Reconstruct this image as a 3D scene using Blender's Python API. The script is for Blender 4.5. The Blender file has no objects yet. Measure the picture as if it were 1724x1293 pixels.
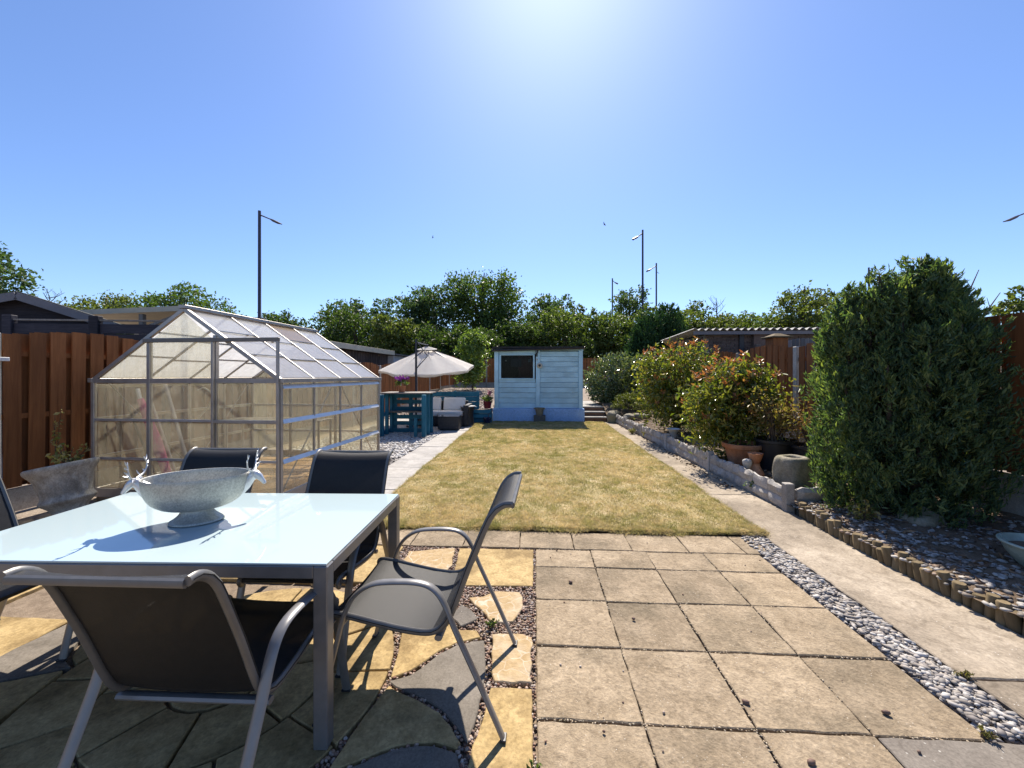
import bpy, bmesh, math, random
import numpy as np
from mathutils import Vector, Matrix

S = bpy.context.scene
COL = S.collection
R = math.radians
random.seed(7)
rng = np.random.default_rng(11)

# ------------------------------------------------------------------ camera
cam = bpy.data.cameras.new('camera')
cam.sensor_width = 36.0
cam.lens = 13.886
cam.shift_y = -0.0084
cam.clip_start = 0.05
cam.clip_end = 2000
cam_o = bpy.data.objects.new('camera', cam)
COL.objects.link(cam_o)
cam_o.location = (0, 0, 1.45)
cam_o.rotation_euler = (R(90), 0, R(3.3))
S.camera = cam_o

# ------------------------------------------------------------------ light
SUN_EL, SUN_AZ = R(51), R(3.0)            # azimuth measured from +Y towards +X
W = bpy.data.worlds.new('World')
S.world = W
W.use_nodes = True
wn, wl = W.node_tree.nodes, W.node_tree.links
wn.clear()
sky = wn.new('ShaderNodeTexSky')
sky.sky_type = 'NISHITA'
sky.sun_disc = False
sky.sun_elevation = SUN_EL
sky.sun_rotation = SUN_AZ
sky.altitude = 0
sky.air_density = 1.0
sky.dust_density = 0.45
sky.ozone_density = 3.0
bg = wn.new('ShaderNodeBackground')
bg.inputs['Strength'].default_value = 0.078
wo = wn.new('ShaderNodeOutputWorld')
tint = wn.new('ShaderNodeMix'); tint.data_type = 'RGBA'; tint.blend_type = 'MULTIPLY'
tint.inputs[0].default_value = 1.0; tint.inputs[7].default_value = (.85, .96, 1.19, 1)
wl.new(sky.outputs[0], tint.inputs[6])
wl.new(tint.outputs[2], bg.inputs[0])
wl.new(bg.outputs[0], wo.inputs[0])
sun = bpy.data.lights.new('sun', 'SUN')
sun.energy = 4.7
sun.angle = R(0.53)
sun.color = (1.0, 0.91, 0.79)
sun_o = bpy.data.objects.new('sun', sun)
COL.objects.link(sun_o)
sd = Vector((math.sin(SUN_AZ) * math.cos(SUN_EL), math.cos(SUN_AZ) * math.cos(SUN_EL), math.sin(SUN_EL)))
sun_o.rotation_euler = sd.to_track_quat('Z', 'Y').to_euler()
sun_o.location = sd * 50
S.view_settings.view_transform = 'Standard'
S.view_settings.look = 'None'
S.view_settings.gamma = 1.0
S.view_settings.exposure = 0.98
S.view_settings.use_curve_mapping = False
S.render.engine = 'CYCLES'
S.cycles.max_bounces = 10
S.cycles.transparent_max_bounces = 24
S.cycles.caustics_reflective = False
S.cycles.caustics_refractive = False

# ------------------------------------------------------------------ helpers: meshes
class MB:
    def __init__(s): s.v = []; s.f = []
    def add(s, vs, fs):
        o = len(s.v); s.v += [tuple(v) for v in vs]; s.f += [tuple(i + o for i in f) for f in fs]; return s
    def box(s, c, size, rot=None):
        hx, hy, hz = size[0] / 2, size[1] / 2, size[2] / 2
        vs = [Vector((x, y, z)) for z in (-hz, hz) for y in (-hy, hy) for x in (-hx, hx)]
        if rot is not None: vs = [rot @ v for v in vs]
        c = Vector(c)
        return s.add([v + c for v in vs], [(0, 2, 3, 1), (4, 5, 7, 6), (0, 1, 5, 4), (2, 6, 7, 3), (0, 4, 6, 2), (1, 3, 7, 5)])
    def beam(s, a, b, w, h, up=(0, 0, 1)):
        a, b = Vector(a), Vector(b); t = (b - a); L = t.length; t.normalize()
        u = Vector(up)
        if abs(t.dot(u)) > .98: u = Vector((1, 0, 0))
        x = t.cross(u).normalized(); y = x.cross(t).normalized()
        return s.box((a + b) / 2, (w, L, h), Matrix((x, t, y)).transposed())
    def tube(s, pts, r, n=8, ref=None, flat=None, cap=True):
        P = [Vector(p) for p in pts]; m = len(P); o = len(s.v)
        prev = None
        for i, p in enumerate(P):
            t = (P[min(i + 1, m - 1)] - P[max(i - 1, 0)]).normalized()
            a = Vector(ref) if ref is not None else (prev if prev is not None else (Vector((0, 0, 1)) if abs(t.z) < .9 else Vector((1, 0, 0))))
            a = (a - t * a.dot(t)).normalized(); prev = a
            b = t.cross(a)
            rr = r[i] if isinstance(r, (list, tuple)) else r
            ra, rb = (rr * flat[0], rr * flat[1]) if flat else (rr, rr)
            for k in range(n):
                g = 2 * math.pi * k / n
                s.v.append(tuple(p + a * (ra * math.cos(g)) + b * (rb * math.sin(g))))
        for i in range(m - 1):
            for k in range(n):
                s.f.append((o + i * n + k, o + i * n + (k + 1) % n, o + (i + 1) * n + (k + 1) % n, o + (i + 1) * n + k))
        if cap:
            s.f.append(tuple(o + k for k in reversed(range(n)))); s.f.append(tuple(o + (m - 1) * n + k for k in range(n)))
        return s
    def lathe(s, prof, n=24, sx=1, sy=1, c=(0, 0, 0), fn=None):
        o = len(s.v); m = len(prof)
        for (r, z) in prof:
            for k in range(n):
                g = 2 * math.pi * k / n
                rr = r * (fn(g, z) if fn else 1)
                s.v.append((c[0] + rr * sx * math.cos(g), c[1] + rr * sy * math.sin(g), c[2] + z))
        for i in range(m - 1):
            for k in range(n):
                s.f.append((o + i * n + k, o + i * n + (k + 1) % n, o + (i + 1) * n + (k + 1) % n, o + (i + 1) * n + k))
        if prof[0][0] > 1e-5: s.f.append(tuple(o + k for k in reversed(range(n))))
        if prof[-1][0] > 1e-5: s.f.append(tuple(o + (m - 1) * n + k for k in range(n)))
        return s
    def prism(s, poly, z0, z1):
        n = len(poly); o = len(s.v)
        ar = sum(poly[i][0] * poly[(i + 1) % n][1] - poly[(i + 1) % n][0] * poly[i][1] for i in range(n))
        if ar < 0: poly = poly[::-1]
        s.v += [(x, y, z0) for x, y in poly] + [(x, y, z1) for x, y in poly]
        s.f.append(tuple(o + i for i in reversed(range(n)))); s.f.append(tuple(o + n + i for i in range(n)))
        for i in range(n):
            j = (i + 1) % n
            s.f.append((o + i, o + j, o + n + j, o + n + i))
        return s
    def mesh(s, name, mat=None, bevel=0, smooth=False, seg=1):
        me = bpy.data.meshes.new(name)
        me.from_pydata(s.v, [], s.f)
        bm = bmesh.new(); bm.from_mesh(me)
        if bevel:
            es = [e for e in bm.edges if len(e.link_faces) == 2 and e.calc_face_angle(0) > .6]
            bmesh.ops.bevel(bm, geom=es, offset=bevel, segments=seg, affect='EDGES', profile=.6)
        bmesh.ops.recalc_face_normals(bm, faces=bm.faces)
        bm.to_mesh(me); bm.free()
        if smooth:
            me.polygons.foreach_set('use_smooth', [True] * len(me.polygons))
            me.set_sharp_from_angle(angle=R(smooth if smooth is not True else 40))
        if mat: me.materials.append(mat)
        return me
    def build(s, name, mat, parent=None, bevel=0, smooth=False, loc=None, rot=None, kind=None, seg=1):
        return obj(name, s.mesh(name, mat, bevel, smooth, seg), parent, loc, rot, kind)

def obj(name, me, parent=None, loc=None, rot=None, kind=None, scale=None):
    o = bpy.data.objects.new(name, me); COL.objects.link(o)
    if parent: o.parent = parent
    if loc is not None: o.location = loc
    if rot is not None: o.rotation_euler = rot
    if scale is not None: o.scale = scale
    if kind: o['kind'] = kind
    return o
def thing(name, label, cat, loc=(0, 0, 0), rz=0, group=None, rot=None):
    o = bpy.data.objects.new(name, None); COL.objects.link(o)
    o.empty_display_size = .1
    o.location = loc; o.rotation_euler = rot if rot else (0, 0, rz)
    return tag(o, label, cat, group)
def tag(o, label, cat, group=None):
    o['label'] = label; o['category'] = cat
    if group: o['group'] = group
    return o
def copy_tree(o, parent=None):
    c = o.copy(); COL.objects.link(c)
    if parent: c.parent = parent
    for ch in o.children: copy_tree(ch, c)
    return c
def np_mesh(name, verts, faces, mat=None, smooth=False):
    me = bpy.data.meshes.new(name)
    v = np.asarray(verts, dtype=np.float32).reshape(-1, 3); f = np.asarray(faces, dtype=np.int32); k = f.shape[1]
    me.vertices.add(len(v)); me.vertices.foreach_set('co', v.ravel())
    me.loops.add(f.size); me.loops.foreach_set('vertex_index', f.ravel())
    me.polygons.add(len(f)); me.polygons.foreach_set('loop_start', np.arange(len(f), dtype=np.int32) * k)
    try: me.polygons.foreach_set('loop_total', np.full(len(f), k, dtype=np.int32))
    except Exception: pass
    me.update(calc_edges=True); me.validate()
    if smooth: me.polygons.foreach_set('use_smooth', [True] * len(f))
    if mat: me.materials.append(mat)
    return me

# ------------------------------------------------------------------ helpers: materials
_m = {}
def lin(h):
    h = h.lstrip('#'); c = [int(h[i:i + 2], 16) / 255 for i in (0, 2, 4)]
    return tuple((x / 12.92 if x <= .04045 else ((x + .055) / 1.055) ** 2.4) for x in c) + (1,)
def rgb(c): return (c[0], c[1], c[2], 1)
class NT:
    def facing(s, lo=.04, hi=.85):
        lw = s.n('ShaderNodeLayerWeight'); lw.inputs['Blend'].default_value = .5
        pw = s.n('ShaderNodeMath', operation='POWER'); pw.inputs[1].default_value = 4.5; s.l(lw.outputs['Facing'], pw.inputs[0])
        ma = s.n('ShaderNodeMath', operation='MULTIPLY_ADD'); ma.inputs[1].default_value = hi; ma.inputs[2].default_value = lo; s.l(pw.outputs[0], ma.inputs[0]); return ma.outputs[0]
    def __init__(s, name):
        s.m = bpy.data.materials.new(name); s.m.use_nodes = True; s.t = s.m.node_tree; s.t.nodes.clear()
        s.out = s.n('ShaderNodeOutputMaterial')
    def n(s, typ, **kw):
        d = s.t.nodes.new(typ)
        for k, v in kw.items():
            if k in d.inputs: d.inputs[k].default_value = v
            else: setattr(d, k, v)
        return d
    def l(s, a, b): s.t.links.new(a, b)
    def coord(s, stretch=None, randomize=True):
        tc = s.n('ShaderNodeTexCoord'); v = tc.outputs['Object']
        if randomize:
            oi = s.n('ShaderNodeObjectInfo'); mu = s.n('ShaderNodeMath', operation='MULTIPLY'); mu.inputs[1].default_value = 37.0
            s.l(oi.outputs['Random'], mu.inputs[0])
            ad = s.n('ShaderNodeVectorMath', operation='ADD'); s.l(v, ad.inputs[0]); s.l(mu.outputs[0], ad.inputs[1]); v = ad.outputs[0]
        if stretch:
            mp = s.n('ShaderNodeMapping'); mp.inputs['Scale'].default_value = stretch; s.l(v, mp.inputs[0]); v = mp.outputs[0]
        return v
    def noise(s, v, scale, detail=6, rough=.6, dist=0):
        d = s.n('ShaderNodeTexNoise'); d.inputs['Scale'].default_value = scale; d.inputs['Detail'].default_value = detail
        d.inputs['Roughness'].default_value = rough; d.inputs['Distortion'].default_value = dist
        s.l(v, d.inputs['Vector']); return d.outputs['Fac']
    def ramp(s, f, stops):
        d = s.n('ShaderNodeValToRGB'); e = d.color_ramp.elements
        while len(e) < len(stops): e.new(.5)
        for k, (p, c) in enumerate(stops): e[k].position = p; e[k].color = c if len(c) == 4 else rgb(c)
        s.l(f, d.inputs[0]); return d.outputs[0]
    def mix(s, f, a, b, mode='MIX'):
        d = s.n('ShaderNodeMix', data_type='RGBA', blend_type=mode)
        for sock, val in ((0, f), (6, a), (7, b)):
            if hasattr(val, 'links') or hasattr(val, 'is_linked'): s.l(val, d.inputs[sock])
            else: d.inputs[sock].default_value = val if sock == 0 else (val if len(val) == 4 else rgb(val))
        return d.outputs[2]
    def bump(s, h, strength=.3, dist=.01):
        b = s.n('ShaderNodeBump'); b.inputs['Strength'].default_value = strength; b.inputs['Distance'].default_value = dist
        s.l(h, b.inputs['Height']); return b.outputs[0]
    def bsdf(s, col, rough=.6, metal=0, normal=None, spec=.5, **kw):
        p = s.n('ShaderNodeBsdfPrincipled')
        for k, v in (('Base Color', col), ('Roughness', rough)):
            if hasattr(v, 'is_linked'): s.l(v, p.inputs[k])
            else: p.inputs[k].default_value = v if k == 'Roughness' else (v if len(v) == 4 else rgb(v))
        p.inputs['Metallic'].default_value = metal; p.inputs['Specular IOR Level'].default_value = spec
        for k, v in kw.items(): p.inputs[k.replace('_', ' ')].default_value = v
        if normal is not None: s.l(normal, p.inputs['Normal'])
        return p.outputs[0]
    def done(s, sh): s.l(sh, s.out.inputs['Surface']); return s.m

def stone(name, c1, c2, c3=None, scale=3, fine=90, bump=.35, rough=.85, speck=None, var=.25, spec=.25, dist=.006, stretch=None, mott=.7):
    """two-scale noise between c1 and c2, fine grain, optional light specks, per-object tint"""
    if name in _m: return _m[name]
    t = NT(name); v = t.coord(stretch)
    a = t.noise(v, scale, 8, .62, .4); b = t.noise(v, fine, 4, .7); d = t.noise(v, scale * .35, 3)
    col = t.ramp(a, [(.32, c1), (.68, c2)])
    if c3: col = t.mix(t.ramp(d, [(.48, (0, 0, 0)), (.68, (1, 1, 1))]), col, c3)
    g = t.ramp(b, [(.3, (.62, .62, .62)), (.7, (1.25, 1.25, 1.25))])
    col = t.mix(.75, col, g, 'MULTIPLY')
    mo = t.ramp(t.noise(v, scale * 4.3, 6, .7, .8), [(.30, (.66, .64, .62)), (.52, (1.0, 1.0, 1.0)), (.72, (1.14, 1.13, 1.12))])
    col = t.mix(mott, col, mo, 'MULTIPLY')
    if speck:
        vo = t.n('ShaderNodeTexVoronoi', feature='F1'); vo.inputs['Scale'].default_value = speck[0]; t.l(v, vo.inputs['Vector'])
        sp = t.ramp(vo.outputs['Distance'], [(speck[2], (1, 1, 1)), (speck[2] + .05, (0, 0, 0))])
        big_n = t.noise(v, speck[0] * .25, 2); msk = t.mix(1.0, sp, t.ramp(big_n, [(.5, (0, 0, 0)), (.6, (1, 1, 1))]), 'MULTIPLY')
        col = t.mix(msk, col, speck[1])
    oi = t.n('ShaderNodeObjectInfo')
    mr = t.n('ShaderNodeMapRange'); mr.inputs['To Min'].default_value = 1 - var; mr.inputs['To Max'].default_value = 1 + var
    t.l(oi.outputs['Random'], mr.inputs['Value'])
    hsv = t.n('ShaderNodeHueSaturation'); t.l(mr.outputs[0], hsv.inputs['Value']); t.l(col, hsv.inputs['Color'])
    h = t.mix(.35, a, b)
    _m[name] = t.done(t.bsdf(hsv.outputs[0], rough, 0, t.bump(h, bump, dist), spec))
    return _m[name]
def plain(name, c, rough=.5, metal=0, var=.12, scale=12, bump=.0, spec=.5, c2=None, stretch=None, **kw):
    if name in _m: return _m[name]
    t = NT(name); v = t.coord(stretch); a = t.noise(v, scale, 6, .6)
    c2 = c2 or tuple(x * (1 - var * 2.2) for x in c[:3])
    col = t.ramp(a, [(.3, c2), (.65, c)])
    rr = t.n('ShaderNodeMapRange'); rr.inputs['To Min'].default_value = max(rough - .1, .03); rr.inputs['To Max'].default_value = min(rough + .14, 1)
    t.l(a, rr.inputs['Value'])
    nm = t.bump(t.noise(v, scale * 7, 4), bump, .004) if bump else None
    _m[name] = t.done(t.bsdf(col, rr.outputs[0], metal, nm, spec, **kw)); return _m[name]
def wood(name, c1, c2, stretch=(14, 14, 1.2), scale=2.5, rough=.75, bump=.3, var=.25, spec=.2):
    if name in _m: return _m[name]
    t = NT(name); v = t.coord(stretch); a = t.noise(v, scale, 8, .65, .6); b = t.noise(t.coord(None), 1.7, 3)
    col = t.ramp(a, [(.3, c1), (.7, c2)])
    col = t.mix(.6, col, t.ramp(b, [(.3, (.62, .6, .58)), (.7, (1.2, 1.2, 1.2))]), 'MULTIPLY')
    oi = t.n('ShaderNodeObjectInfo'); mr = t.n('ShaderNodeMapRange'); mr.inputs['To Min'].default_value = 1 - var; mr.inputs['To Max'].default_value = 1 + var
    t.l(oi.outputs['Random'], mr.inputs['Value'])
    hsv = t.n('ShaderNodeHueSaturation'); t.l(mr.outputs[0], hsv.inputs['Value']); t.l(col, hsv.inputs['Color'])
    _m[name] = t.done(t.bsdf(hsv.outputs[0], rough, 0, t.bump(a, bump, .004), spec)); return _m[name]
def leaf(name, cols, rough=.45, trans=.35, tcol=None, spec=.4, patch=None):
    """per-leaf colour from the island index; light passes through the blade"""
    if name in _m: return _m[name]
    t = NT(name); g = t.n('ShaderNodeNewGeometry')
    n = len(cols); col = t.ramp(g.outputs['Random Per Island'], [(i / max(n - 1, 1), c) for i, c in enumerate(cols)])
    if patch:                                # (scale, colour, low, high): patches of another colour
        tc = t.n('ShaderNodeTexCoord'); a = t.noise(tc.outputs['Object'], patch[0], 4, .6)
        f = t.ramp(a, [(patch[2], (0, 0, 0)), (patch[3], (.85, .85, .85))])
        b2 = t.noise(tc.outputs['Object'], patch[0] * 7, 4, .6); f = t.mix(1.0, f, t.ramp(b2, [(.36, (.15, .15, .15)), (.62, (1, 1, 1))]), 'MULTIPLY'); col = t.mix(f, col, patch[1])
        col = t.mix(.8, col, t.ramp(t.noise(tc.outputs['Object'], patch[0] * 14, 3, .6), [(.34, (.72, .70, .64)), (.6, (1.08, 1.07, 1.05))]), 'MULTIPLY')
    p = t.bsdf(col, rough, 0, None, spec)
    tr = t.n('ShaderNodeBsdfTranslucent')
    t.l(t.mix(1.0, col, tcol or (1.3, 1.35, .5), 'MULTIPLY'), tr.inputs[0])
    mx = t.n('ShaderNodeMixShader'); mx.inputs[0].default_value = trans; t.l(p, mx.inputs[1]); t.l(tr.outputs[0], mx.inputs[2])
    _m[name] = t.done(mx.outputs[0]); return _m[name]

# ------------------------------------------------------------------ helpers: foliage and pebbles
def unit(a): return a / np.maximum(np.linalg.norm(a, axis=-1, keepdims=True), 1e-6)
def leaf_mesh(name, C, size, mat, aspect=.5, dirs=None, up=.3, fold=.18, jitter=.35):
    """two-triangle folded leaves at the points C"""
    n = len(C); C = np.asarray(C)
    d = unit(rng.normal(size=(n, 3)) + np.array([0, 0, up])) if dirs is None else unit(np.asarray(dirs) + rng.normal(size=(n, 3)) * jitter)
    r = unit(np.cross(d, unit(rng.normal(size=(n, 3)))))
    nn = np.cross(r, d)
    L = (size * rng.uniform(.6, 1.35, n))[:, None]; w = L * aspect / 2
    base = C - d * L * .5
    a = base; b = base + d * L * .5 + r * w + nn * L * fold; c = base + d * L; e = base + d * L * .5 - r * w + nn * L * fold
    V = np.stack([a, b, c, e], 1).reshape(-1, 3)
    i = np.arange(n)[:, None] * 4
    F = np.concatenate([i + [0, 1, 2], i + [0, 2, 3]], 1).reshape(-1, 3)
    return np_mesh(name, V, F, mat)
def blob_points(blobs, n, clump=.16, per=24, shell=.55):
    """leaf centres in clumps spread through the ellipsoids (cx,cy,cz,rx,ry,rz)"""
    B = np.array(blobs, dtype=float); wgt = (B[:, 3] * B[:, 4] * B[:, 5]) ** (2 / 3); wgt /= wgt.sum()
    k = max(n // per, 1); idx = rng.choice(len(B), k, p=wgt)
    d = unit(rng.normal(size=(k, 3))); rad = rng.uniform(shell, 1.04, k)[:, None]
    cc = B[idx, :3] + d * rad * B[idx, 3:]
    ci = rng.integers(0, k, n); sig = (B[idx[ci], 3:].mean(1) * clump)[:, None]
    return cc[ci] + rng.normal(size=(n, 3)) * sig * np.array([1, 1, .7])
def ico(): 
    bm = bmesh.new(); bmesh.ops.create_icosphere(bm, subdivisions=1, radius=1)
    v = np.array([x.co[:] for x in bm.verts]); f = np.array([[q.index for q in x.verts] for x in bm.faces]); bm.free(); return v, f
ICO = ico()
def pebble_mesh(name, P, size, mat, flat=.55, smooth=True, elong=1.35):
    n = len(P); v0, f0 = ICO; P = np.asarray(P)
    s = size * rng.uniform(.55, 1.4, (n, 1)) * np.concatenate([rng.uniform(.9, elong, (n, 1)), rng.uniform(.7, 1, (n, 1)), rng.uniform(.75, 1.2, (n, 1)) * flat], 1)
    v = v0[None] * s[:, None] * rng.uniform(.82, 1.15, (n, len(v0), 1))
    az = rng.uniform(0, 6.28, n); tl = rng.normal(0, .3, n)
    ca, sa, ct, st = np.cos(az)[:, None], np.sin(az)[:, None], np.cos(tl)[:, None], np.sin(tl)[:, None]
    x, y, z = v[..., 0], v[..., 1], v[..., 2]
    y, z = y * ct - z * st, y * st + z * ct
    x, y = x * ca - y * sa, x * sa + y * ca
    V = np.stack([x, y, z], -1) + P[:, None]
    F = (np.arange(n)[:, None, None] * len(v0) + f0[None]).reshape(-1, 3)
    return np_mesh(name, V.reshape(-1, 3), F, mat, smooth)
def island(name, cols, rough=.7, spec=.3, bump=0):
    if name in _m: return _m[name]
    t = NT(name); g = t.n('ShaderNodeNewGeometry'); n = len(cols)
    col = t.ramp(g.outputs['Random Per Island'], [(i / (n - 1), c) for i, c in enumerate(cols)])
    a = t.noise(t.coord(None, False), 60, 4); col = t.mix(.6, col, t.ramp(a, [(.3, (.7, .7, .7)), (.7, (1.15, 1.15, 1.15))]), 'MULTIPLY')
    _m[name] = t.done(t.bsdf(col, rough, 0, None, spec)); return _m[name]
def clumps(x, y, cell):
    """smooth random field: a lattice of random values, bilinearly read"""
    g = rng.random((160, 160)); u, v = (x + 3) / cell, (y - 3) / cell
    i, j = np.clip(u.astype(int), 0, 158), np.clip(v.astype(int), 0, 158); fu, fv = np.clip(u - i, 0, 1), np.clip(v - j, 0, 1)
    return (g[i, j] * (1 - fu) + g[i + 1, j] * fu) * (1 - fv) + (g[i, j + 1] * (1 - fu) + g[i + 1, j + 1] * fu) * fv
def in_poly(x, y, poly):
    ins = np.zeros(len(x), bool); n = len(poly)
    for i in range(n):
        x1, y1 = poly[i]; x2, y2 = poly[(i + 1) % n]
        c = ((y1 > y) != (y2 > y)) & (x < (x2 - x1) * (y - y1) / ((y2 - y1) or 1e-9) + x1); ins ^= c
    return ins
def rough_poly(poly, step=.05, amp=.004, closed=True):
    out = []
    for i in range(len(poly)):
        a, b = Vector(poly[i]), Vector(poly[(i + 1) % len(poly)]); L = (b - a).length; k = max(int(L / step), 1)
        for j in range(k):
            p = a.lerp(b, j / k); out.append((p.x + random.uniform(-amp, amp), p.y + random.uniform(-amp, amp)))
    return out

# ------------------------------------------------------------------ materials used in several places
CONC = stone('pale concrete', (.30, .28, .25), (.44, .41, .37), (.24, .23, .20), 5, 120, .4)
ALU = plain('weathered aluminium', (.42, .39, .36), .45, .55, scale=8, bump=.05)
ALU_B = plain('bright aluminium', (.62, .62, .62), .38, .6, scale=8)
GREY_METAL = plain('grey powder coated metal', (.21, .205, .20), .38, .35, .08, 18)
BLACK_PL = plain('black plastic', (.018, .018, .022), .45)
TERRA = stone('terracotta', (.36, .13, .055), (.46, .19, .09), (.50, .27, .16), 6, 80, .2, .8, var=.1)
SOIL = stone('dry soil', (.10, .07, .045), (.17, .125, .085), None, 9, 130, .8, .95, dist=.02)
BARK = wood('bark', (.07, .05, .035), (.14, .105, .075), (9, 9, 2), 3, .9, .6)
FENCE_W = wood('stained fence timber', (.165, .061, .021), (.30, .121, .044), (10, 10, .9), 2.4)
FENCE_OLD = wood('grey weathered timber', (.17, .155, .14), (.30, .275, .245), (12, 12, .9), 2.2)
TEAL = wood('teal painted timber', (.018, .115, .185), (.03, .165, .255), (6, 6, 1.2), 2.5, .6, .2, .15)

# ------------------------------------------------------------------ the ground
def sm(a, b, x): t = np.clip((x - a) / (b - a), 0, 1); return t * t * (3 - 2 * t)
def height(x, y):
    x = np.asarray(x, float); y = np.asarray(y, float)
    left = .75 * sm(13.4, 22, y)
    right = .42 * sm(12.95, 13.35, y) + .33 * sm(14, 23, y)
    k = sm(-1.75, -1.35, x)
    return -.05 + left * (1 - k) + right * k + 2.2 * sm(25.5, 36, y)
def axis(fine, far): return np.array(sorted(set(np.round(np.concatenate([fine, far]), 3))))
gx = axis(np.arange(-12, 12.01, .4), np.array([-600, -300, -150, -80, -50, -35, -25, -18, 18, 25, 35, 50, 80, 150, 300, 600]))
gy = axis(np.concatenate([np.arange(-3, 12.5, .6), np.arange(12.5, 26, .2), np.arange(26, 40, 1)]), np.array([-300, -100, -40, -15, -7, 50, 70, 100, 160, 300, 700]))
X, Y = np.meshgrid(gx, gy); Z = height(X, Y)
nx, ny = len(gx), len(gy); ii = np.arange(nx * ny).reshape(ny, nx)
F = np.stack([ii[:-1, :-1], ii[:-1, 1:], ii[1:, 1:], ii[1:, :-1]], -1).reshape(-1, 4)
GROUND = stone('stony ground', (.20, .16, .125), (.32, .27, .22), (.26, .21, .16), 4, 45, .8, .95, (30, (.45, .42, .38), .12), dist=.03, var=0)
obj('ground', np_mesh('ground', np.stack([X, Y, Z], -1), F, GROUND, True), kind='structure')

def sheet(name, x0, x1, y0, y1, zf, mat, step=.1, kind='structure'):
    xs = np.linspace(x0, x1, max(int((x1 - x0) / step), 1) + 1); ys = np.linspace(y0, y1, max(int((y1 - y0) / step), 1) + 1)
    a, b = np.meshgrid(xs, ys); z = zf(a, b); m, n = len(ys), len(xs); q = np.arange(m * n).reshape(m, n)
    f = np.stack([q[:-1, :-1], q[:-1, 1:], q[1:, 1:], q[1:, :-1]], -1).reshape(-1, 4)
    return obj(name, np_mesh(name, np.stack([a, b, z], -1), f, mat, True), kind=kind)

# ------------------------------------------------------------------ patio of buff slabs, its bedding and loose stones
BED = stone('sandy bedding', (.16, .12, .085), (.27, .21, .15), None, 12, 160, .9, .95, dist=.01, var=0)
patio = sheet('patio', -4.4, 2.03, -.8, 3.68, lambda a, b: a * 0 - .028, BED, .5)
BUFF = stone('buff riven slab', (.245, .188, .122), (.375, .297, .204), (.20, .158, .105), 5.5, 60, .8, .88, (60, (.52, .47, .40), .10), .13, dist=.028, mott=1.0)
GREYSL = stone('grey riven slab', (.145, .125, .105), (.215, .19, .16), (.12, .105, .09), 4, 90, .4, .88, (30, (.4, .38, .34), .08), .08)
def riven(x0, y0, x1, y1, mat, name='paving_slab', g=.006, th=.04, z=0, parent=patio, amp=.0035):
    w, h = x1 - x0 - 1.1 * g, y1 - y0 - 1.8 * g
    poly = rough_poly([(-w / 2, -h / 2), (w / 2, -h / 2), (w / 2, h / 2), (-w / 2, h / 2)], .06, amp)
    m = MB().prism(poly, -th, 0).mesh(name, mat, .004, 30)
    return obj(name, m, parent, ((x0 + x1) / 2, (y0 + y1) / 2, z + random.uniform(-.004, .004)), (R(random.uniform(-.35, .35)), R(random.uniform(-.35, .35)), 0))
rows = [3.31, 3.01, 2.569, 2.128, 1.671, 1.215, .76, .305, -.15, -.6]
cols_x = [0.006, .457, .91, 1.365, 1.815]
for a, b in zip(rows[1:], rows):
    for c, d in zip(cols_x, cols_x[1:]):
        if b < 1.7 and d > 1.5: riven(c, a, 2.02, b, GREYSL)
        else: riven(c, a, d, b, BUFF)
bx = [-3.9, -3.42, -2.95, -2.47, -2.0, -1.54, -1.07, -.614, -.129, .33, .81, 1.272, 1.727, 2.02]
for c, d in zip(bx, bx[1:]): riven(c, 3.315, d, 3.675, BUFF)

# the mixed paving round the table: a circle of yellow wedges, grey corner pieces, crazy paving in pea gravel
YEL = stone('yellow slab', (.30, .21, .09), (.48, .352, .17), (.22, .15, .065), 11, 60, .8, .88, None, .1, dist=.006)
CHAR = stone('charcoal slab', (.150, .130, .105), (.21, .185, .155), (.125, .11, .09), 4, 100, .3, .85, None, .08)
CRAZY = stone('veined crazy stone', (.36, .26, .155), (.47, .375, .26), (.60, .53, .45), 12, 60, .7, .9, None, .1, dist=.01)
t = NT('cracked ochre stone'); v = t.coord(None); nv = t.n('ShaderNodeTexNoise', Scale=9.0); t.l(v, nv.inputs['Vector'])
av = t.n('ShaderNodeVectorMath', operation='MULTIPLY_ADD'); av.inputs[1].default_value = (.09, .09, .09); t.l(nv.outputs['Color'], av.inputs[0]); t.l(v, av.inputs[2])
vo = t.n('ShaderNodeTexVoronoi', feature='DISTANCE_TO_EDGE', Scale=11.0); t.l(av.outputs[0], vo.inputs['Vector'])
ce = t.ramp(t.noise(v, 22, 6, .7), [(.3, (.30, .21, .105)), (.7, (.44, .325, .185))]); ve = t.ramp(vo.outputs['Distance'], [(.012, (.85, .85, .85)), (.05, (0, 0, 0))])
big_ = t.ramp(t.noise(v, 4.5, 3), [(.50, (.0, .0, .0)), (.70, (.45, .45, .45))])
ve = t.mix(1.0, ve, t.ramp(t.noise(v, 7, 4, .7), [(.42, (.05, .05, .05)), (.62, (.9, .9, .9))]), 'MULTIPLY')
CRAZY = t.done(t.bsdf(t.mix(t.mix(1.0, ve, big_, 'SCREEN'), ce, (.55, .49, .40)), .9, 0, t.bump(t.mix(.5, vo.outputs['Distance'], t.noise(v, 60, 4)), .7, .012), .2))
def piece(poly, mat, name='stone_piece', amp=.003, z=0, step=.04):
    poly = rough_poly(poly, step, amp); cx = sum(p[0] for p in poly) / len(poly); cy = sum(p[1] for p in poly) / len(poly)
    m = MB().prism([(a - cx, b - cy) for a, b in poly], -.04, 0).mesh(name, mat, .004, 30)
    taken.append(poly)
    return obj(name, m, patio, (cx, cy, z + random.uniform(-.003, .003)))
taken = []
CCX, CCY = -1.5, 1.83
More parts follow.
